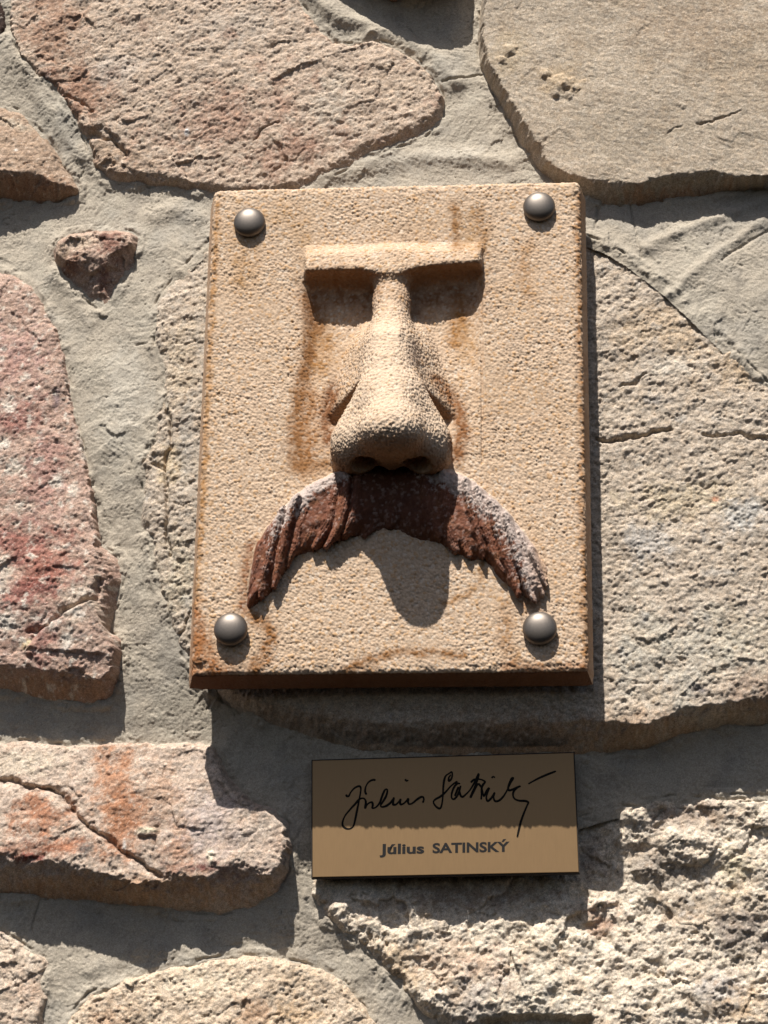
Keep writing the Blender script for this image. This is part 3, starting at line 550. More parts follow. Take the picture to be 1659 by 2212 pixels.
STAINS_AND_SHADE = [  # (points, width, strength, colour) : rust and algae marks on the stone; eye socket strokes also paint shade
    ([(664,640),(672,700),(668,760),(650,840),(640,900),(636,960),(640,1000)],13,0.75,(150,96,50)),
    ([(690,700),(700,740),(690,790)],20,0.5,(176,120,64)),([(672,860),(664,920),(668,980),(660,1015)],18,0.6,(168,108,56)),([(720,840),(706,890),(708,950)],14,0.8,(140,84,44)),
    ([(994,650),(992,690),(985,730)],14,0.75,(176,116,56)),([(950,830),(985,870),(1000,930),(985,990)],13,0.75,(150,92,46)),([(1000,700),(1010,760)],22,0.35,(190,136,80)),
    ([(985,450),(982,490),(990,540)],12,0.55,(160,108,62)),([(1035,460),(1044,500),(1040,540)],13,0.5,(168,116,68)),([(1010,470),(1014,540)],16,0.3,(180,130,80)),([(1140,530),(1132,570),(1140,640)],14,0.35,(186,130,80)),
    ([(520,500),(530,540),(524,600)],26,0.35,(186,132,78)),([(600,460),(640,480),(660,520)],30,0.25,(190,138,86)),
    ([(545,1330),(575,1345),(586,1380),(570,1420),(545,1450)],13,0.75,(156,98,46)),([(430,1380),(440,1430),(480,1452)],22,0.6,(166,100,50)),([(422,1300),(428,1400),(420,1450)],12,0.6,(170,104,54)),
    ([(752,1446),(800,1424),(850,1412),(920,1408),(1000,1416)],8,0.6,(160,104,54)),([(740,1456),(800,1440)],10,0.4,(160,104,54)),
    ([(960,1300),(1010,1290),(1036,1250),(1044,1210)],6,0.5,(170,116,66)),([(1096,1310),(1090,1370),(1110,1430)],14,0.4,(168,112,60)),
    ([(540,1180),(534,1250),(532,1310)],12,0.55,(150,92,56)),([(470,440),(456,700),(436,1100),(422,1300)],7,0.55,(186,128,72)),([(1248,420),(1252,700),(1258,1000),(1264,1440)],6,0.5,(176,116,62)),
    ([(690,630),(740,625),(790,640)],34,0.55,(150,100,66)),([(910,640),(960,625),(1010,630)],34,0.55,(150,100,66)),([(676,660),(684,700)],14,0.5,(150,98,58)),  # eye sockets: brown stain that also paints their shade darker
    ([(640,1010),(700,1000),(730,1010)],12,0.5,(160,106,60)),([(1130,1300),(1160,1310)],12,0.4,(150,96,60)),([(1090,1440),(1180,1446),(1260,1440)],10,0.4,(172,104,56))]
STAINS_AND_SHADE = [(p_, w_, s_, (c_[0] * 1.0, c_[1] * 1.05, c_[2] * 1.0)) for p_, w_, s_, c_ in STAINS_AND_SHADE]
def sand_col(X, Z, Hh, gid, gap, seed=7):
    n1 = fbm(X, Z, 190, 4, seed); n2 = fbm(X, Z, 60, 4, seed + 3)
    c = np.empty((len(X), 3), np.float32); c[:] = A(226, 199, 169)
    w = (smooth(-0.1, 0.5, n1) * 0.55)[:, None]; c = c * (1 - w) + A(214, 182, 146) * w
    w = (smooth(0.0, 0.5, n2) * 0.4)[:, None]; c = c * (1 - w) + A(218, 192, 166) * w
    # grains: each its own mineral
    g = gid[:, None]
    c = c * (0.88 + 0.24 * ((g * 7.13) % 1.0))
    k = (g > 0.90); c = np.where(k, c * 0.5 + 0.5 * A(214, 160, 88), c)
    k = (g < 0.09); c = np.where(k, c * 0.55 + 0.45 * A(250, 238, 220), c)
    w = (smooth(0.0, 1.0, gap) * 0.4)[:, None]; c = c * (1 - w) + A(184, 144, 106) * w       # ochre binder between the grains
    for k, (pts, wid, stg, cc) in enumerate(STAINS_AND_SHADE):
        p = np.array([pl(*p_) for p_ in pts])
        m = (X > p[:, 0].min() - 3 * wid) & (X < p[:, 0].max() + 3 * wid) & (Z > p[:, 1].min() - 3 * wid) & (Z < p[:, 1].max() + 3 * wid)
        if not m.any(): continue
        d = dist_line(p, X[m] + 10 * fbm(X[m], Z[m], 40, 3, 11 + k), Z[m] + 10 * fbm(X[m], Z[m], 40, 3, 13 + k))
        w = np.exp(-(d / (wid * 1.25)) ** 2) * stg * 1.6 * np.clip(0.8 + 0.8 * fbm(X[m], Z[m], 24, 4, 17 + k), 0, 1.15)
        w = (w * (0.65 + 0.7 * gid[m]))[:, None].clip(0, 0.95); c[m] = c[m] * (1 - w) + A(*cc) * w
    return c

def hollow(X, Z):
    """the panel under the brow is sunk into the face, deepest at the eyes"""
    xl, z0 = pl(662, 590); xr, z1 = pl(1044, 960); xc, _ = pl(846, 700)
    v = np.clip((z0 - Z) / (z0 - z1), 0, 1)
    pit = 0
    for px, py, rx, rz, dp in ((740, 884, 26, 42, 34), (950, 880, 26, 42, 36), (738, 622, 64, 42, 36), (954, 622, 64, 42, 36), (780, 668, 30, 36, 24), (912, 668, 30, 36, 24)):
        x0, zz = pl(px, py, -10); pit = pit + dp * np.exp(-((X - x0) / rx) ** 2 - ((Z - zz) / rz) ** 2)
    pit = pit * (Z < z0 + 40)
    return pit + 40 * smooth(-8, 30, X - xl) * smooth(-4, 30, xr - X) * (1 - v) ** 1.4 * (Z < z0 + 40)
# slab: face, rounded arris and tapering sides, all in one grid
def build_slab():
    T, tap = 75.0, (20.0, 13.0, 12.0, 12.0)     # thickness, taper left right top bottom
    Wd, Hd = 818.0, 1120.0
    st = 1.75
    ext = np.arange(2.0, T + 10, 2.2)
    def axis(L): 
        return np.concatenate([-ext[::-1], np.arange(0, L + 0.1, st), L + ext])
    ax, ay = axis(Wd), axis(Hd)
    a, b = np.meshgrid(ax, ay, indexing='ij')
    exl = np.clip(-a, 0, None); exr = np.clip(a - Wd, 0, None); eyt = np.clip(-b, 0, None); eyb = np.clip(b - Hd, 0, None)
    e = np.maximum(np.maximum(exl, exr), np.maximum(eyt, eyb))
    r = 9.0
    # arc length over the rounded edge then straight down the side
    q = np.pi / 2 * r
    drop = np.where(e < q, r * (1 - np.cos(np.clip(e / r, 0, np.pi / 2))), r + (e - q))
    def off(ex, tp):
        return np.where(ex < q, r * np.sin(np.clip(ex / r, 0, np.pi / 2)), r) + np.clip(drop, 0, T) / T * tp * np.minimum(ex / np.maximum(e, 1e-6), 1.0)
    s = np.clip(a, 0, Wd); t = np.clip(b, 0, Hd)
    sx = r + (s / Wd) * (Wd - 2 * r) ; tz = r + (t / Hd) * (Hd - 2 * r)
    x = sx - off(exl, tap[0]) + off(exr, tap[1]); y = tz - off(eyt, tap[2]) + off(eyb, tap[3])
    # round the four corners in plan
    rc = 15.0
    for (cxn, cyn, sxn, syn) in ((rc, rc, -1, -1), (Wd - rc, rc, 1, -1), (rc, Hd - rc, -1, 1), (Wd - rc, Hd - rc, 1, 1)):
        vx, vy = (x - cxn) * sxn, (y - cyn) * syn
        m = (vx > 0) & (vy > 0); 
        k = np.maximum(vx, vy) / np.maximum(np.hypot(vx, vy), 1e-6); k = np.where(m, 1 - (1 - k) * (0.8 if syn < 0 else 0.35), 1)
        x = cxn + sxn * vx * k; y = cyn + syn * vy * k
    h = -np.minimum(drop, T)
    u, v = x / Wd, y / Hd
    XY = (cTL[None, None] * ((1 - u) * (1 - v))[..., None] + cTR * (u * (1 - v))[..., None] + cBL * ((1 - u) * v)[..., None] + cBR * (u * v)[..., None])
    Xp, Zp = XY[..., 0], XY[..., 1]
    edge = np.minimum(np.minimum(s, Wd - s), np.minimum(t, Hd - t))
    chip = smooth(10, 0, edge)
    h = h - chip * np.clip(6 * fbm(Xp, Zp, 26, 4, 501, 0.65) + 1.2, 0, 8) * (e < q)
    h = h + 1.6 * fbm(Xp, Zp, 120, 3, 503)
    h = h - hollow(Xp, Zp) * (e < 1)
    # chipped lower left corner
    d = np.hypot(s - 8, t - (Hd - 6)); h -= 9 * np.exp(-(d / 11) ** 2) * (e < q)
    p3 = np.stack([Xp.ravel(), Zp.ravel(), h.ravel()], 1)
    f1, f2, gid = worley3(p3, 5.8)
    gap = smooth(0.16, 0.0, f2 - f1)
    dome = ((0.62 - f1) * 2.9 - 0.7 * gap + (gid - 0.5) * 1.9) * (0.75 + 0.6 * fbm(p3[:, 0], p3[:, 1], 110, 3, 508)) + 0.9 * fbm(p3[:, 0], p3[:, 1], 14, 3, 507) - 2.6 * smooth(0.36, 0.55, fbm(p3[:, 0], p3[:, 1], 9, 2, 509)) * smooth(-0.1, 0.4, fbm(p3[:, 0], p3[:, 1], 130, 3, 510))
    side = (drop > r * 0.9).ravel()
    dome *= np.where(side, 0.35, 1.0)
    # normals from the shape
    nh = np.cos(np.clip(e / r, 0, np.pi / 2)); 
    px_ = (exr - exl) / np.maximum(e, 1e-6); py_ = (eyb - eyt) / np.maximum(e, 1e-6); sn = np.sin(np.clip(e / r, 0, np.pi / 2))
    n3 = np.stack([(px_ * sn).ravel(), (-py_ * sn).ravel(), nh.ravel()], 1); n3 /= np.maximum(np.linalg.norm(n3, axis=1, keepdims=True), 1e-6)
    # seam line scratched beside the nose
    p = p3 + n3 * dome[:, None]
    sl = np.array([pl(1040, 600), pl(1041, 800), pl(1042, 1000)])
    ds = dist_line(sl, p3[:, 0], p3[:, 1]); p[:, 2] -= 5.0 * np.exp(-(ds / 2.2) ** 2)
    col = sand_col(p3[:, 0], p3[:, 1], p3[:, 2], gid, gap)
    sd = side[:, None]
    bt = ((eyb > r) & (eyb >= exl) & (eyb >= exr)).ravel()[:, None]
    w = np.clip(0.6 + 0.4 * fbm(p3[:, 0], p3[:, 1], 30, 3, 511), 0, 1)[:, None]
    col = np.where(sd, col * (1 - 0.6 * w) + A(176, 128, 88) * 0.7 * w, col)
    col = np.where(bt, col * 0.15 + A(112, 66, 36) * 0.85, col)  # underside dark brown: stain, with its shade painted into the colour
    p[:, 2] += HP
    nx, nz = a.shape; idx = np.arange(nx * nz).reshape(nx, nz)
    # orientation: y runs down
    qd = np.stack([idx[:-1, :-1].ravel(), idx[:-1, 1:].ravel(), idx[1:, 1:].ravel(), idx[1:, :-1].ravel()], 1)
    o = mesh_obj('slab', p, qd, M_SAND, plaque, col)
    return o
build_slab()

# brow and nose from a solid field
def surface_nets(Fv, org, st):
    ins = Fv < 0
    c = [(i, j, k) for i in (0, 1) for j in (0, 1) for k in (0, 1)]
    n = [s - 1 for s in Fv.shape]
    sub = lambda i, j, k: ins[i:i + n[0], j:j + n[1], k:k + n[2]]
    cnt = sum(sub(*q_).astype(np.int8) for q_ in c)
    act = (cnt > 0) & (cnt < 8)
    ii = np.argwhere(act); idm = np.full(act.shape, -1, np.int32); idm[act] = np.arange(len(ii))
    V = {q_: Fv[ii[:, 0] + q_[0], ii[:, 1] + q_[1], ii[:, 2] + q_[2]] for q_ in c}
    acc = np.zeros((len(ii), 3)); num = np.zeros(len(ii))
    for p_ in c:
        for ax in range(3):
            if p_[ax] == 0:
                q_ = list(p_); q_[ax] = 1; q_ = tuple(q_)
                v0, v1 = V[p_], V[q_]; m = (v0 < 0) != (v1 < 0)
                t = np.where(m, v0 / np.where(m, v0 - v1, 1), 0)
                pos = np.tile(np.array(p_, float), (len(ii), 1)); pos[:, ax] = t
                acc += pos * m[:, None]; num += m
    vert = org + (ii + acc / num[:, None]) * st
    quads = []
    for ax in range(3):
        b, d = [(1, 2), (2, 0), (0, 1)][ax]
        s0 = [slice(None)] * 3; s1 = [slice(None)] * 3; s0[ax] = slice(0, -1); s1[ax] = slice(1, None)
        ch = ins[tuple(s0)] != ins[tuple(s1)]
        e = np.argwhere(ch); ok = (e[:, b] > 0) & (e[:, d] > 0) & (e[:, b] < n[b]) & (e[:, d] < n[d]); e = e[ok]
        def cell(db, dd):
            f = e.copy(); f[:, b] -= db; f[:, d] -= dd; return idm[f[:, 0], f[:, 1], f[:, 2]]
        q4 = np.stack([cell(1, 1), cell(0, 1), cell(0, 0), cell(1, 0)], 1)
        fl = ins[e[:, 0], e[:, 1], e[:, 2]]
        q4[~fl] = q4[~fl][:, ::-1]
        quads.append(q4)
    return vert, np.concatenate(quads)
def smin(a, b, k):
    hh = np.clip(0.5 + 0.5 * (b - a) / k, 0, 1); return b + (a - b) * hh - k * hh * (1 - hh)
def smax(a, b, k): return -smin(-a, -b, k)

def build_face():
    st = 2.1
    x0, zt = pl(620, 515); x1, zb = pl(1085, 1085)
    gx = np.arange(x0, x1, st, dtype=np.float32); gz = np.arange(zb, zt, st, dtype=np.float32); gh = np.arange(-84, 222, st, dtype=np.float32)
    X, Z, Hh = np.meshgrid(gx, gz, gh, indexing='ij', sparse=True)
    def ell(px, py, dh, rx, rz, rh):
        # centre given by where it is seen in the picture at its height
        cx, cz = pl(px, py, dh)
        k = np.sqrt(((X - cx) / rx) ** 2 + ((Z - cz) / rz) ** 2 + ((Hh - dh) / rh) ** 2)
        return (k - 1) * min(rx, rz, rh)
    def cone(pa, ra, pb, rb):
        a = np.array([*pl(*pa), pa[2]]); b = np.array([*pl(*pb), pb[2]]); ab = b - a; L = ab @ ab
        t = np.clip(((X - a[0]) * ab[0] + (Z - a[1]) * ab[1] + (Hh - a[2]) * ab[2]) / L, 0, 1)
        d = np.sqrt((X - a[0] - t * ab[0]) ** 2 + (Z - a[1] - t * ab[1]) ** 2 + (Hh - a[2] - t * ab[2]) ** 2)
        return d - (ra + (rb - ra) * t)
    # ridge of the nose
    nose = cone((846, 575, 0), 36, (846, 655, 14), 37)
    nose = smin(nose, cone((846, 655, 14), 37, (842, 800, 76), 50), 16)
    nose = smin(nose, cone((842, 800, 76), 50, (845, 905, 130), 56), 18)
    nose = smin(nose, ell(846, 932, 146, 66, 52, 58), 22)
    # wings: two thick folds that spread from the ridge
    for sx in (-1, 1):
        nose = smin(nose, cone((845 + sx * 26, 862, 84), 50, (845 + sx * 74, 945, 66), 50), 36)
        nose = smin(nose, cone((845 + sx * 78, 966, 52), 48, (845 + sx * 84, 990, 4), 45), 14)
        nose = smin(nose, cone((845 + sx * 18, 934, 118), 44, (845 + sx * 74, 974, 58), 46), 26)
    # columella
    nose = smin(nose, cone((845, 952, 112), 36, (846, 990, 52), 24), 20)
    # nostrils
    for sx in (-1, 1):
        ns = cone((845 + sx * 56, 1018, 80), 33, (845 + sx * 50, 950, 66), 20)
        nose = smax(nose, -ns, 6)
    # flanks: the cheeks rise as a tent towards the ridge and break off above the wings
    xc, zc = pl(845, 760)
    ad = np.abs(X - xc); y_ = (zc - Z) / 1.065 + 760
    tent = np.clip(1 - (ad - 26) / (58 + 0.36 * np.clip(y_ - 690, 0, 220)), 0, 1) ** 1.3
    lo = 862 + 0.5 * np.clip(ad - 56, 0, 130)
    tent = tent * smooth(668, 775, y_) * smooth(lo + 24, lo - 18, y_)
    fl = (Hh - 106 * tent + 24 * (1 - tent) ** 6) * 0.62
    nose = smin(nose, fl, 26)
    # brow: a slab that swells out of the face and is cut square below
    xl, ztop = pl(662, 543); xr, _ = pl(1040, 534); _, zbot = pl(850, 576, 37)
    xm, _ = pl(846, 588, 34)
    arch = 14 * np.exp(-((X - xm) / 60) ** 2) - 0.035 * (X - xm)
    lower = (zbot - Z) - arch + 3 * smooth(60, 190, np.abs(X - xm)) - 2
    upper = ((Z - ztop - 1) + np.clip(Hh, 0, None) * 0.62 - 5 * smooth(18, 0, Hh)) * 0.85
    front = Hh - 40 - 2.5 * np.cos((X - xm) / 60) + 0.28 * (Z - zbot)
    ends = np.maximum(xl - X, X - xr)
    brow = smax(smax(lower, upper, 14), smax(front, ends, 16), 12)
    sol = smin(brow, nose, 34)
    hol = hollow(X, Z)
    sol = smin(sol, Hh + 5.0 + hol, 14)         # small fillet towards the face of the slab
    vert, quads = surface_nets(sol, np.array([gx[0], gz[0], gh[0]]), st)
    # keep what rises out of the slab
    top = vert[:, 2] + hollow(vert[:, 0], vert[:, 1]) > -3.2
    quads = quads[top[quads].all(1)]
    # normals
    e1 = vert[quads[:, 2]] - vert[quads[:, 0]]; e2 = vert[quads[:, 3]] - vert[quads[:, 1]]
    fn = np.cross(e1, e2); nn = np.zeros_like(vert)
    for k in range(4): np.add.at(nn, quads[:, k], fn)
    nn /= np.maximum(np.linalg.norm(nn, axis=1, keepdims=True), 1e-9)
    if np.median(nn[:, 2]) < 0: nn = -nn; quads = quads[:, ::-1]
    f1, f2, gid = worley3(vert, 5.8)
    gap = smooth(0.16, 0.0, f2 - f1)
    dome = (0.62 - f1) * 3.2 - 0.9 * gap + (gid - 0.5) * 1.8
    lift = smooth(-3, 8, vert[:, 2] + hollow(vert[:, 0], vert[:, 1])); dome *= 0.55 + 0.45 * lift
    p = vert + nn * dome[:, None]
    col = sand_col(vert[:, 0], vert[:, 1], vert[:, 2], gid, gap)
    w = (smooth(0.1, 0.6, nn[:, 2]) * smooth(50, 100, vert[:, 2]) * 0.45)[:, None]; col = col * (1 - w) + A(240, 216, 188) * w     # paler on the high, outward-facing ridge
    # grey bruise on the right of the ridge
    bx, bz = pl(895, 765, 80); d = np.sqrt(((vert[:, 0] - bx) / 15) ** 2 + ((vert[:, 1] - bz) / 34) ** 2)
    w = (np.clip(1.3 - d + 0.8 * fbm(vert[:, 0], vert[:, 1], 18, 3, 521), 0, 1) * 0.5)[:, None]; col = col * (1 - w) + A(150, 128, 116) * w
    # ochre on downward faces of the brow and the nose
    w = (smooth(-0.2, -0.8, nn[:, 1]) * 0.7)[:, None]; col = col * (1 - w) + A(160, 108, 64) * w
    p[:, 2] += HP
    _, zs = pl(846, 612, 30)
    fz = vert[quads].mean(1)
    isnose = (fz[:, 1] < zs) & (np.abs(fz[:, 0] - pl(846, 700)[0]) < 145) & ~((fz[:, 1] > zs - 30) & (np.abs(fz[:, 0] - pl(846, 600)[0]) > 60))
    for nm, m in (('nose', isnose), ('brow', ~isnose)):
        qq = quads[m]; us = np.unique(qq); mp = np.zeros(len(p), np.int32); mp[us] = np.arange(len(us))
        mesh_obj(nm, p[us], mp[qq], M_SAND, plaque, col[us])
build_face()

# moustache
def build_moustache():
    out = [(742,1010),(700,1026),(660,1048),(628,1072),(596,1108),(566,1146),(548,1180),(540,1220),(534,1262),(530,1300),(536,1318),(556,1306),(586,1288),(612,1262),(628,1232),(640,1212),(668,1204),(700,1196),(722,1186),(742,1182),(766,1168),(800,1156),(840,1150),(872,1160),(912,1172),(950,1184),(986,1206),(1020,1222),(1042,1214),(1056,1232),(1090,1272),(1130,1298),(1156,1312),(1172,1296),(1184,1262),(1182,1226),(1162,1186),(1134,1144),(1102,1106),(1064,1068),(1030,1040),(996,1020),(960,1006),(900,990),(800,990)]
    inn = [(742,1022),(706,1036),(668,1058),(640,1082),(612,1118),(586,1152),(570,1184),(560,1222),(552,1256),(542,1284),(552,1272),(572,1244),(590,1210),(606,1184),(636,1162),(668,1146),(700,1132),(726,1120),(744,1112),(768,1100),(800,1090),(840,1086),(872,1092),(912,1106),(950,1124),(980,1146),(1008,1160),(1036,1164),(1064,1188),(1096,1224),(1130,1252),(1146,1268),(1158,1256),(1162,1238),(1156,1214),(1138,1182),(1112,1148),(1080,1112),(1046,1078),(1016,1052),(988,1034),(956,1020),(900,1004),(800,1004)]
    po = np.array([pl(*p) for p in out]); pi = np.array([pl(p[0], p[1], 34) for p in inn])
    x0, z0 = po.min(0) - 16; x1, z1 = po.max(0) + 16
    X, Z = np.meshgrid(np.arange(x0, x1, 1.8), np.arange(z0, z1, 1.8), indexing='ij')
    fo = Field(sdf_poly, po, x0 - 20, x1 + 20, z0 - 20, z1 + 20, 3.0); fi = Field(sdf_poly, pi, x0 - 20, x1 + 20, z0 - 20, z1 + 20, 3)
    wx = X + 5 * fbm(X, Z, 26, 3, 601); wz = Z + 5 * fbm(X, Z, 26, 3, 602)
    do = fo(wx, wz); di = fi(wx, wz)
    u = np.where(di > 0, 1, np.clip(do, 0, None) / np.maximum(np.clip(do, 0, None) - np.minimum(di, 0), 1e-3))
    cx0, cz0 = pl(846, 1080)
    side = np.abs(X - cx0)
    top = 46 - 8 * smooth(60, 330, side) + 5 * smooth(0, 20, di) - 10 * smooth(70, 0, side)
    up = np.array([pl(*p) for p in [(742,1010),(660,1048),(596,1108),(548,1180),(530,1300)]]); up2 = np.array([pl(*p) for p in [(960,1006),(1030,1040),(1102,1106),(1162,1186),(1184,1262)]])
    du = np.minimum(dist_line(up, X, Z), dist_line(up2, X, Z))
    body = -4 + (top - 12 + 4) * (1 - (1 - u) ** 1.6) - 9 * smooth(26, 60, du) * smooth(40, 110, side) * (u > 0) - 4 * smooth(60, 10, side) * (u > 0)
    LOCKS = [((800,1030),(802,1095),(786,1160),22),((845,1030),(846,1095),(842,1148),24),((890,1030),(894,1095),(908,1162),22),
      ((776,1026),(772,1100),(744,1180),21),((748,1024),(738,1106),(702,1194),20),((722,1030),(706,1112),(676,1200),20),((696,1042),(676,1118),(644,1206),19),((668,1056),(640,1140),(618,1250),18),((640,1074),(612,1160),(592,1280),18),((612,1104),(584,1196),(562,1302),17),((584,1138),(560,1220),(540,1318),16),((562,1170),(546,1236),(534,1296),13),
      ((920,1026),(926,1100),(950,1182),21),((950,1024),(960,1104),(986,1204),20),((978,1030),(994,1114),(1016,1222),19),((1004,1042),(1022,1122),(1046,1212),18),((1034,1060),(1056,1140),(1092,1266),18),((1064,1086),(1088,1170),(1124,1292),18),((1094,1116),(1120,1200),(1156,1312),17),((1122,1150),(1148,1222),(1176,1292),15),((1148,1186),(1166,1228),(1182,1262),13)]
    h = body.copy(); lr = np.random.default_rng(77)
    WX = X + 5 * fbm(X, Z, 34, 3, 621); WZ = Z + 5 * fbm(X, Z, 34, 3, 622)
    for (a_, m_, b_, w_) in LOCKS:
        a3 = np.array(pl(*a_, 30)); m3 = np.array(pl(*m_, 34)); b3 = np.array(pl(b_[0] * 0.9 + m_[0] * 0.1, b_[1] * 0.9 + m_[1] * 0.1 + lr.uniform(-16, 6), 8)); w_ = w_ * lr.uniform(0.9, 1.45); amp = 38 + lr.uniform(-9, 10); sk = lr.uniform(-0.35, 0.35); amp = amp * (0.62 if abs(a_[0] - 845) < 50 else 1.0)
        tt = np.linspace(0, 1, 13)[:, None]; cv = (1 - tt) ** 2 * a3 + 2 * tt * (1 - tt) * (2 * m3 - 0.5 * a3 - 0.5 * b3) + tt ** 2 * b3
        bb = (X > cv[:, 0].min() - 34) & (X < cv[:, 0].max() + 34) & (Z > cv[:, 1].min() - 34) & (Z < cv[:, 1].max() + 34)
        x_, z_ = WX[bb], WZ[bb]; bd = np.full(x_.shape, 1e9); bt = np.zeros(x_.shape); bs = np.zeros(x_.shape)
        for k in range(12):
            p0, p1 = cv[k], cv[k + 1]; ex, ez = p1 - p0; L = ex * ex + ez * ez
            t = np.clip(((x_ - p0[0]) * ex + (z_ - p0[1]) * ez) / L, 0, 1); dx = x_ - p0[0] - t * ex; dz = z_ - p0[1] - t * ez
            d = np.hypot(dx, dz); m = d < bd; bd = np.where(m, d, bd); bt = np.where(m, (k + t) / 12, bt); bs = np.where(m, np.sign(dx * ez - dz * ex) * d, bs)
        wd = w_ * (0.72 + 0.5 * bt - 0.85 * bt ** 3)
        q_ = np.clip(bs / wd, -1, 1); prof = np.sqrt(np.clip(1 - q_ * q_, 0, 1)) * (1 + sk * q_)
        ht = (amp * (1 - 0.45 * bt ** 2)) * prof ** 0.8 - 1.9 * (np.abs(((bs / 5.2 + 1.5 * perlin(x_ / 40, z_ / 40, 623)) % 1.0) - 0.5) < 0.16) * prof
        ht = np.where(bd < wd, ht, -9)
        h[bb] = np.maximum(h[bb], ht)
    rimw = smooth(0, 16, du) * 0.55 + 0.45                                                                   # the upper edge dies softly into the face
    h = np.where(h > 0, h * np.where(do > 0, rimw, 1.0), h) + 2.0 * fbm(X, Z, 18, 3, 609)
    do = np.where(h > -3.0, 1.0, -9.0)
    p3 = np.stack([X.ravel(), Z.ravel(), h.ravel()], 1)
    keep = (do > -1.5)
    f1, f2, gid = worley3(p3, 5.8); gap = smooth(0.16, 0.0, f2 - f1)
    bl = smooth(58, 22, du + 34 * fbm(X, Z, 30, 5, 611, 0.7) - 12 * (X > cx0)).ravel() * smooth(275, 215, side * (X < cx0)).ravel()          # bleached upper rim
    h = h + ((0.6 - f1) * (1.6 + 2.2 * bl) + (gid - 0.5) * 1.2 * (0.5 + bl)).reshape(h.shape)
    c = np.empty((X.size, 3), np.float32); c[:] = A(138, 82, 54)
    n = fbm(X, Z, 30, 4, 613).ravel()
    w = (smooth(0.0, 0.5, n) * 0.7)[:, None]; c = c * (1 - w) + A(108, 64, 48) * w
    w = (smooth(-0.05, -0.5, n) * 0.6)[:, None]; c = c * (1 - w) + A(160, 106, 66) * w
    lowfr = smooth(26, 8, h.reshape(X.shape)).ravel() * (du.ravel() > 40)
    w = (lowfr * 0.5)[:, None]; c = c * (1 - w) + A(160, 104, 64) * w
    c *= (0.8 + 0.4 * gid)[:, None]
    w = (smooth(120, 40, side).ravel() * 0.6)[:, None]; c = c * (1 - w) + A(90, 54, 40) * w      # dark stone tone in the middle, painted to deepen the nose's shadow
    w = smooth(0.15, 0.85, bl + (gid - 0.5) * 0.9)[:, None] * 0.92; c = c * (1 - w) + A(212, 196, 186) * w
    rim = smooth(7, 1, du).ravel()[:, None] * 0.7; c = c * (1 - rim) + A(232, 206, 172) * rim
    rt = (smooth(0, 40, X.ravel() - pl(1130, 1200)[0]) * 0.5 * bl)[:, None]; c = c * (1 - rt) + A(206, 160, 124) * rt
    co, q, used = grid_mesh(X, Z, h + HP, keep)
    mesh_obj('moustache', co, q, M_MOUST, plaque, c[used])
build_moustache()

# rivets
def metal(name, colr, rough, bump=0.0, scale=200, met=1.0, stretch=None):
    m = bpy.data.materials.new(name); m.use_nodes = True; nt = m.node_tree; n = nt.nodes; l = nt.links
    b = n['Principled BSDF']; b.inputs['Metallic'].default_value = met
    if met == 0: b.inputs['Specular IOR Level'].default_value = 0.1
    tc = n.new('ShaderNodeTexCoord'); mp = n.new('ShaderNodeMapping'); nz = n.new('ShaderNodeTexNoise')
    if stretch: mp.inputs['Scale'].default_value = stretch
    nz.inputs['Scale'].default_value = scale; nz.inputs['Detail'].default_value = 5
    l.new(tc.outputs['Object'], mp.inputs[0]); l.new(mp.outputs[0], nz.inputs['Vector'])
    cr = n.new('ShaderNodeMapRange'); cr.inputs['To Min'].default_value = rough - 0.06; cr.inputs['To Max'].default_value = rough + 0.08
    l.new(nz.outputs['Fac'], cr.inputs['Value']); l.new(cr.outputs[0], b.inputs['Roughness'])
    mx = n.new('ShaderNodeMix'); mx.data_type = 'RGBA'; mx.inputs[6].default_value = (*[c * 0.86 for c in colr], 1); mx.inputs[7].default_value = (*[min(1, c * 1.1) for c in colr], 1)
    l.new(nz.outputs['Fac'], mx.inputs[0]); l.new(mx.outputs[2], b.inputs['Base Color'])
    if bump:
        bp = n.new('ShaderNodeBump'); bp.inputs['Strength'].default_value = 0.35; bp.inputs['Distance'].default_value = bump
        l.new(nz.outputs['Fac'], bp.inputs['Height']); l.new(bp.outputs[0], b.inputs['Normal'])
    return m
M_RIVET = metal('dull_bronze', (0.18, 0.156, 0.134), 0.48, 0.00004, 900, 0.8)
def build_rivet():
    prof = []                                    # (radius, height) of a low button head on a short shank
    for k in range(15):
        a = k / 14 * math.pi / 2 * 0.93; prof.append((35.5 * math.sin(a) ** 0.92, 5 + 18 * math.cos(a)))
    prof += [(35.2, 3), (33.5, 0.5), (14, 0), (14, -40)]
    n = 56; v = [(0, 0, 23.0)]
    for r, z in prof[1:]:
        for i in range(n):
            t = 2 * math.pi * i / n; v.append((r * math.cos(t), r * math.sin(t), z))
    f = [(0, 1 + i, 1 + (i + 1) % n) for i in range(n)]
    for k in range(len(prof) - 2):
        for i in range(n):
            a = 1 + k * n + i; b = 1 + k * n + (i + 1) % n; f.append((a, a + n, b + n, b))
    me = bpy.data.meshes.new('rivet')
    me.from_pydata([(x * U, -h * U, z * U) for x, z, h in v], [], f)
    me.polygons.foreach_set('use_smooth', np.ones(len(f), bool)); me.materials.append(M_RIVET); me.update()
    import bmesh
    bm = bmesh.new(); bm.from_mesh(me); bmesh.ops.recalc_face_normals(bm, faces=bm.faces); bm.to_mesh(me); bm.free()
    return me
rv = build_rivet()
for (px, py, lift) in ((537.5, 477, 1), (1164.5, 443, 2), (497, 1357, 9), (1166, 1355, 5)):
    x, z = pl(px, py, 14 + lift); o = bpy.data.objects.new('rivet', rv); C.objects.link(o); o.parent = plaque
    o.location = (x * U, -lift * U, z * U); o.rotation_euler = (0.05 * math.sin(px), px * 0.7, 0.05 * math.cos(py))

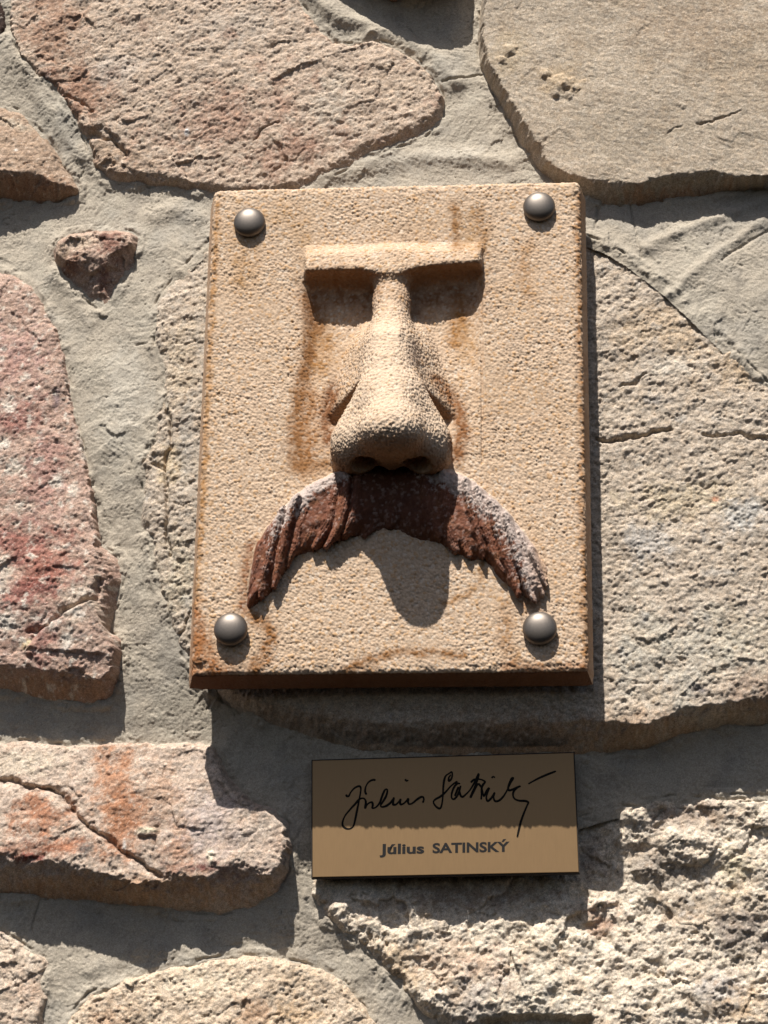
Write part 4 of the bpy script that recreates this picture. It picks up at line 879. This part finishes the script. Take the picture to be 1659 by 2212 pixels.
# ------------------------------------------------------------------ name plate
plate = empty('name_plate', 'small bronze coloured name plate with signature and engraved name under the plaque', 'sign')
HN = 50.0
M_PLATE = metal('brushed_brass', (0.265, 0.168, 0.082), 0.5, 0.00002, 500, 0.7, (9, 1, 0.25))
M_EDGE = metal('plate_core', (0.035, 0.03, 0.027), 0.6, 0, 300, 0.0)
M_INK = metal('black_enamel', (0.008, 0.007, 0.006), 0.92, 0, 300, 0.0)
M_INK2 = metal('grey_black_enamel', (0.022, 0.021, 0.021), 0.9, 0, 300, 0.0)
def np_pt(px, py, dh=0.0):
    x, z = unproj(px, py, HN + dh); return np.array([float(x), float(z), HN + dh])
def mesh_py(name, verts, faces, mats, parent, fmat=None):
    me = bpy.data.meshes.new(name)
    me.from_pydata([(x * U, (P0 - h) * U, z * U) for x, z, h in verts], [], faces)
    for m in mats: me.materials.append(m)
    if fmat is not None: me.polygons.foreach_set('material_index', np.array(fmat, np.int32))
    me.update(); o = bpy.data.objects.new(name, me); C.objects.link(o); o.parent = parent
    return o
def ring(d, dh):
    c = [np_pt(674.7, 1643, 0), np_pt(1239, 1626, 0), np_pt(1250.4, 1884, 0), np_pt(674.7, 1895, 0)]
    s = [(1, -1), (-1, -1), (-1, 1), (1, 1)]
    return [(p[0] + d * sx, p[1] + d * sz, HN + dh) for p, (sx, sz) in zip(c, s)]
v = ring(1.0, 0) + ring(0, -0.9) + ring(0, -2.2)
f = [(3, 2, 1, 0)]; fm = [0]
for k in range(2):
    for i in range(4):
        a, b = k * 4 + i, k * 4 + (i + 1) % 4; f.append((a, b, b + 4, a + 4)); fm.append(0)
pl_o = mesh_py('plate', v, f, [M_PLATE], plate, fm)
v = ring(-2.0, -2.2) + ring(-2.3, -2.6) + ring(-2.3, -16)
f = []
for k in range(2):
    for i in range(4):
        a, b = k * 4 + i, k * 4 + (i + 1) % 4; f.append((a, b, b + 4, a + 4))
f.append((8, 9, 10, 11)); f.append((3, 2, 1, 0))
mesh_py('backing_board', v, f, [M_EDGE], plate)
# signature strokes, as seen in an enlargement of the plate (2.304 enlarged pixels per source pixel)
def enl(x, y): return (760 + x / 2.304) * 0.8641, (1860 + y / 2.304) * 0.8641
SIG = [
 [(243,290),(246,300),(258,299),(268,280),(288,256),(310,244),(324,246),(327,266),(320,310),(308,370),(296,430),(286,468),(270,486),(246,488),(226,474),(222,452),(236,414),(268,374),(296,344),(316,320),(336,312),(350,318),(356,336),(352,370),(362,350),(378,338),(392,336),(396,352),(394,369),(414,364),(436,338),(450,300),(464,268),(476,260),(480,272),(472,302),(454,332),(442,352),(448,362),(470,358),(494,342),(510,322),(518,310),(514,332),(514,348),(530,348),(548,330),(556,318),(553,336),(558,348),(574,342),(592,326),(600,316),(599,334),(606,346),(626,340),(650,320),(672,306),(686,306),(690,320),(684,338)],
 [(360,292),(352,272),(356,246),(368,224),(386,210),(404,206),(411,211)],
 [(582,202),(590,212),(602,208)],
 [(852,158),(838,168),(818,182),(808,206),(802,250),(800,300),(794,346),(784,370),(768,366),(752,350),(746,332),(758,318),(786,302),(816,276),(842,246),(866,226),(884,216)],
 [(852,158),(854,182),(846,204),(834,212),(834,194),(846,176)],
 [(900,228),(884,228),(866,246),(852,280),(850,308),(862,318),(880,302),(894,272),(902,240),(896,268),(902,296),(914,304),(934,288),(958,262),(984,218),(1006,172),(996,216),(976,262),(962,296),(960,306),(972,284),(990,250),(1004,226)],
 [(868,300),(880,270),(890,246)],
 [(960,222),(978,206),(1000,202),(1024,206),(1042,218),(1030,236),(1022,262),(1022,290),(1020,320)],
 [(1004,226),(1022,250),(1028,272),(1036,300),(1052,270),(1066,254),(1056,284),(1050,308),(1058,328),(1080,310),(1098,280),(1092,306),(1100,328),(1122,326),(1148,302),(1172,262),(1190,222),(1204,198),(1196,198),(1184,220),(1176,248),(1180,266),(1200,262),(1228,248),(1246,242),(1226,252),(1208,272),(1204,296),(1214,316),(1240,326),(1274,328),(1292,336),(1286,352),(1264,404),(1246,458),(1236,500),(1228,536)],
 [(1080,196),(1090,188),(1100,194)],
 [(1292,230),(1316,216),(1350,198),(1400,176),(1452,156)]]
def catmull(p, n=7):
    p = np.asarray(p, float); q = np.concatenate([[2 * p[0] - p[1]], p, [2 * p[-1] - p[-2]]]); o = []
    for i in range(1, len(q) - 2):
        for k in range(n):
            t = k / n; o.append(0.5 * ((2 * q[i]) + (q[i + 1] - q[i - 1]) * t + (2 * q[i - 1] - 5 * q[i] + 4 * q[i + 1] - q[i + 2]) * t * t + (3 * q[i] - q[i - 1] - 3 * q[i + 1] + q[i + 2]) * t ** 3))
    o.append(q[-2]); return np.array(o)
v, f = [], []
for si, sk in enumerate(SIG):
    c = catmull(sk); c = np.array([np_pt(*enl(*p))[:2] for p in c]); n = len(c)
    tg = np.gradient(c, axis=0); tg /= np.maximum(np.linalg.norm(tg, axis=1, keepdims=True), 1e-6); nr = np.stack([-tg[:, 1], tg[:, 0]], 1)
    w = 2.15 + 0.35 * np.sin(np.arange(n) * 0.21 + si); w[0] *= 0.55; w[-1] *= 0.55
    b = len(v); dz = 0.10 + 0.03 * si
    for i in range(n):
        for k, (o_, hh) in enumerate(((-1, -0.4), (-0.92, dz), (0.92, dz), (1, -0.4))):
            v.append((c[i, 0] + nr[i, 0] * w[i] * o_, c[i, 1] + nr[i, 1] * w[i] * o_, HN + hh + 0.002 * i))
    for i in range(n - 1):
        for k in range(3): a = b + i * 4 + k; f.append((a, a + 1, a + 5, a + 4))
    f.append((b, b + 1, b + 2, b + 3)); e = b + (n - 1) * 4; f.append((e + 3, e + 2, e + 1, e))
mesh_py('signature', v, f, [M_INK], plate)
def lettering(txt, xl, xr, yb_l, yb_r, cap):
    cu = bpy.data.curves.new('txt', 'FONT'); cu.body = txt; cu.size = 1.0; cu.offset = 0.032; cu.extrude = 0.0; cu.resolution_u = 4
    t = bpy.data.objects.new('txt', cu); C.objects.link(t)
    dg = bpy.context.evaluated_depsgraph_get(); dg.update()
    me0 = bpy.data.meshes.new_from_object(t.evaluated_get(dg)); bpy.data.objects.remove(t)
    n = len(me0.vertices); c = np.empty(n * 3, np.float32); me0.vertices.foreach_get('co', c); c = c.reshape(-1, 3)
    faces = [tuple(p.vertices) for p in me0.polygons]
    x0, x1 = c[:, 0].min(), c[:, 0].max()
    A0, A1 = np_pt(*enl(xl, yb_l)), np_pt(*enl(xr, yb_r)); hc = abs(np_pt(*enl(xl, yb_l - cap))[1] - A0[1])
    capn = 0.727                                 # cap height of the built-in face
    vs = []
    for x, y, _ in c:
        u = (x - x0) / (x1 - x0); vs.append((A0[0] + (A1[0] - A0[0]) * u, A0[1] + (A1[1] - A0[1]) * u + y / capn * hc, HN + 0.35))
    return mesh_py('lettering', vs, faces, [M_INK2], plate)
lettering('Július', 435, 692, 633, 628, 58)
lettering('SATINSKÝ', 740, 1184, 627, 618, 57)

# ------------------------------------------------------------------ a wisp of cobweb under the name plate
web = empty('cobweb', 'fine pale wisp of cobweb on the stone just below the name plate', 'cobweb')
M_WEB = bpy.data.materials.new('spider_silk'); M_WEB.use_nodes = True
M_WEB.node_tree.nodes['Principled BSDF'].inputs['Base Color'].default_value = (0.4, 0.38, 0.35, 1); M_WEB.node_tree.nodes['Principled BSDF'].inputs['Roughness'].default_value = 0.6
def thread(pts, r):
    c = catmull([(*unproj(x, y, h), h) for x, y, h in pts], 6); v, f = [], []
    for i, p in enumerate(c):
        for k in range(3):
            a = k * 2.094; v.append((p[0] + r * math.cos(a), p[1] + 0.4 * r * math.sin(a), p[2] + r * math.sin(a)))
    for i in range(len(c) - 1):
        for k in range(3): a, b = i * 3 + k, i * 3 + (k + 1) % 3; f.append((a, b, b + 3, a + 3))
    mesh_py('thread', v, f, [M_WEB], web)
for pts in ([(888,1958,30),(890,1975,31),(898,1990,30),(902,2006,26)],[(893,1956,30),(899,1972,33),(897,1988,30),(900,2010,24)],[(884,1990,28),(890,1984,30),(900,1990,30),(906,2002,26)],[(866,1984,26),(884,1994,29),(896,2008,24)],[(850,1964,22),(872,1982,26),(892,2004,24)],[(1010,1966,22),(1012,1985,24),(1006,2002,22)]):
    thread(pts, 0.22)
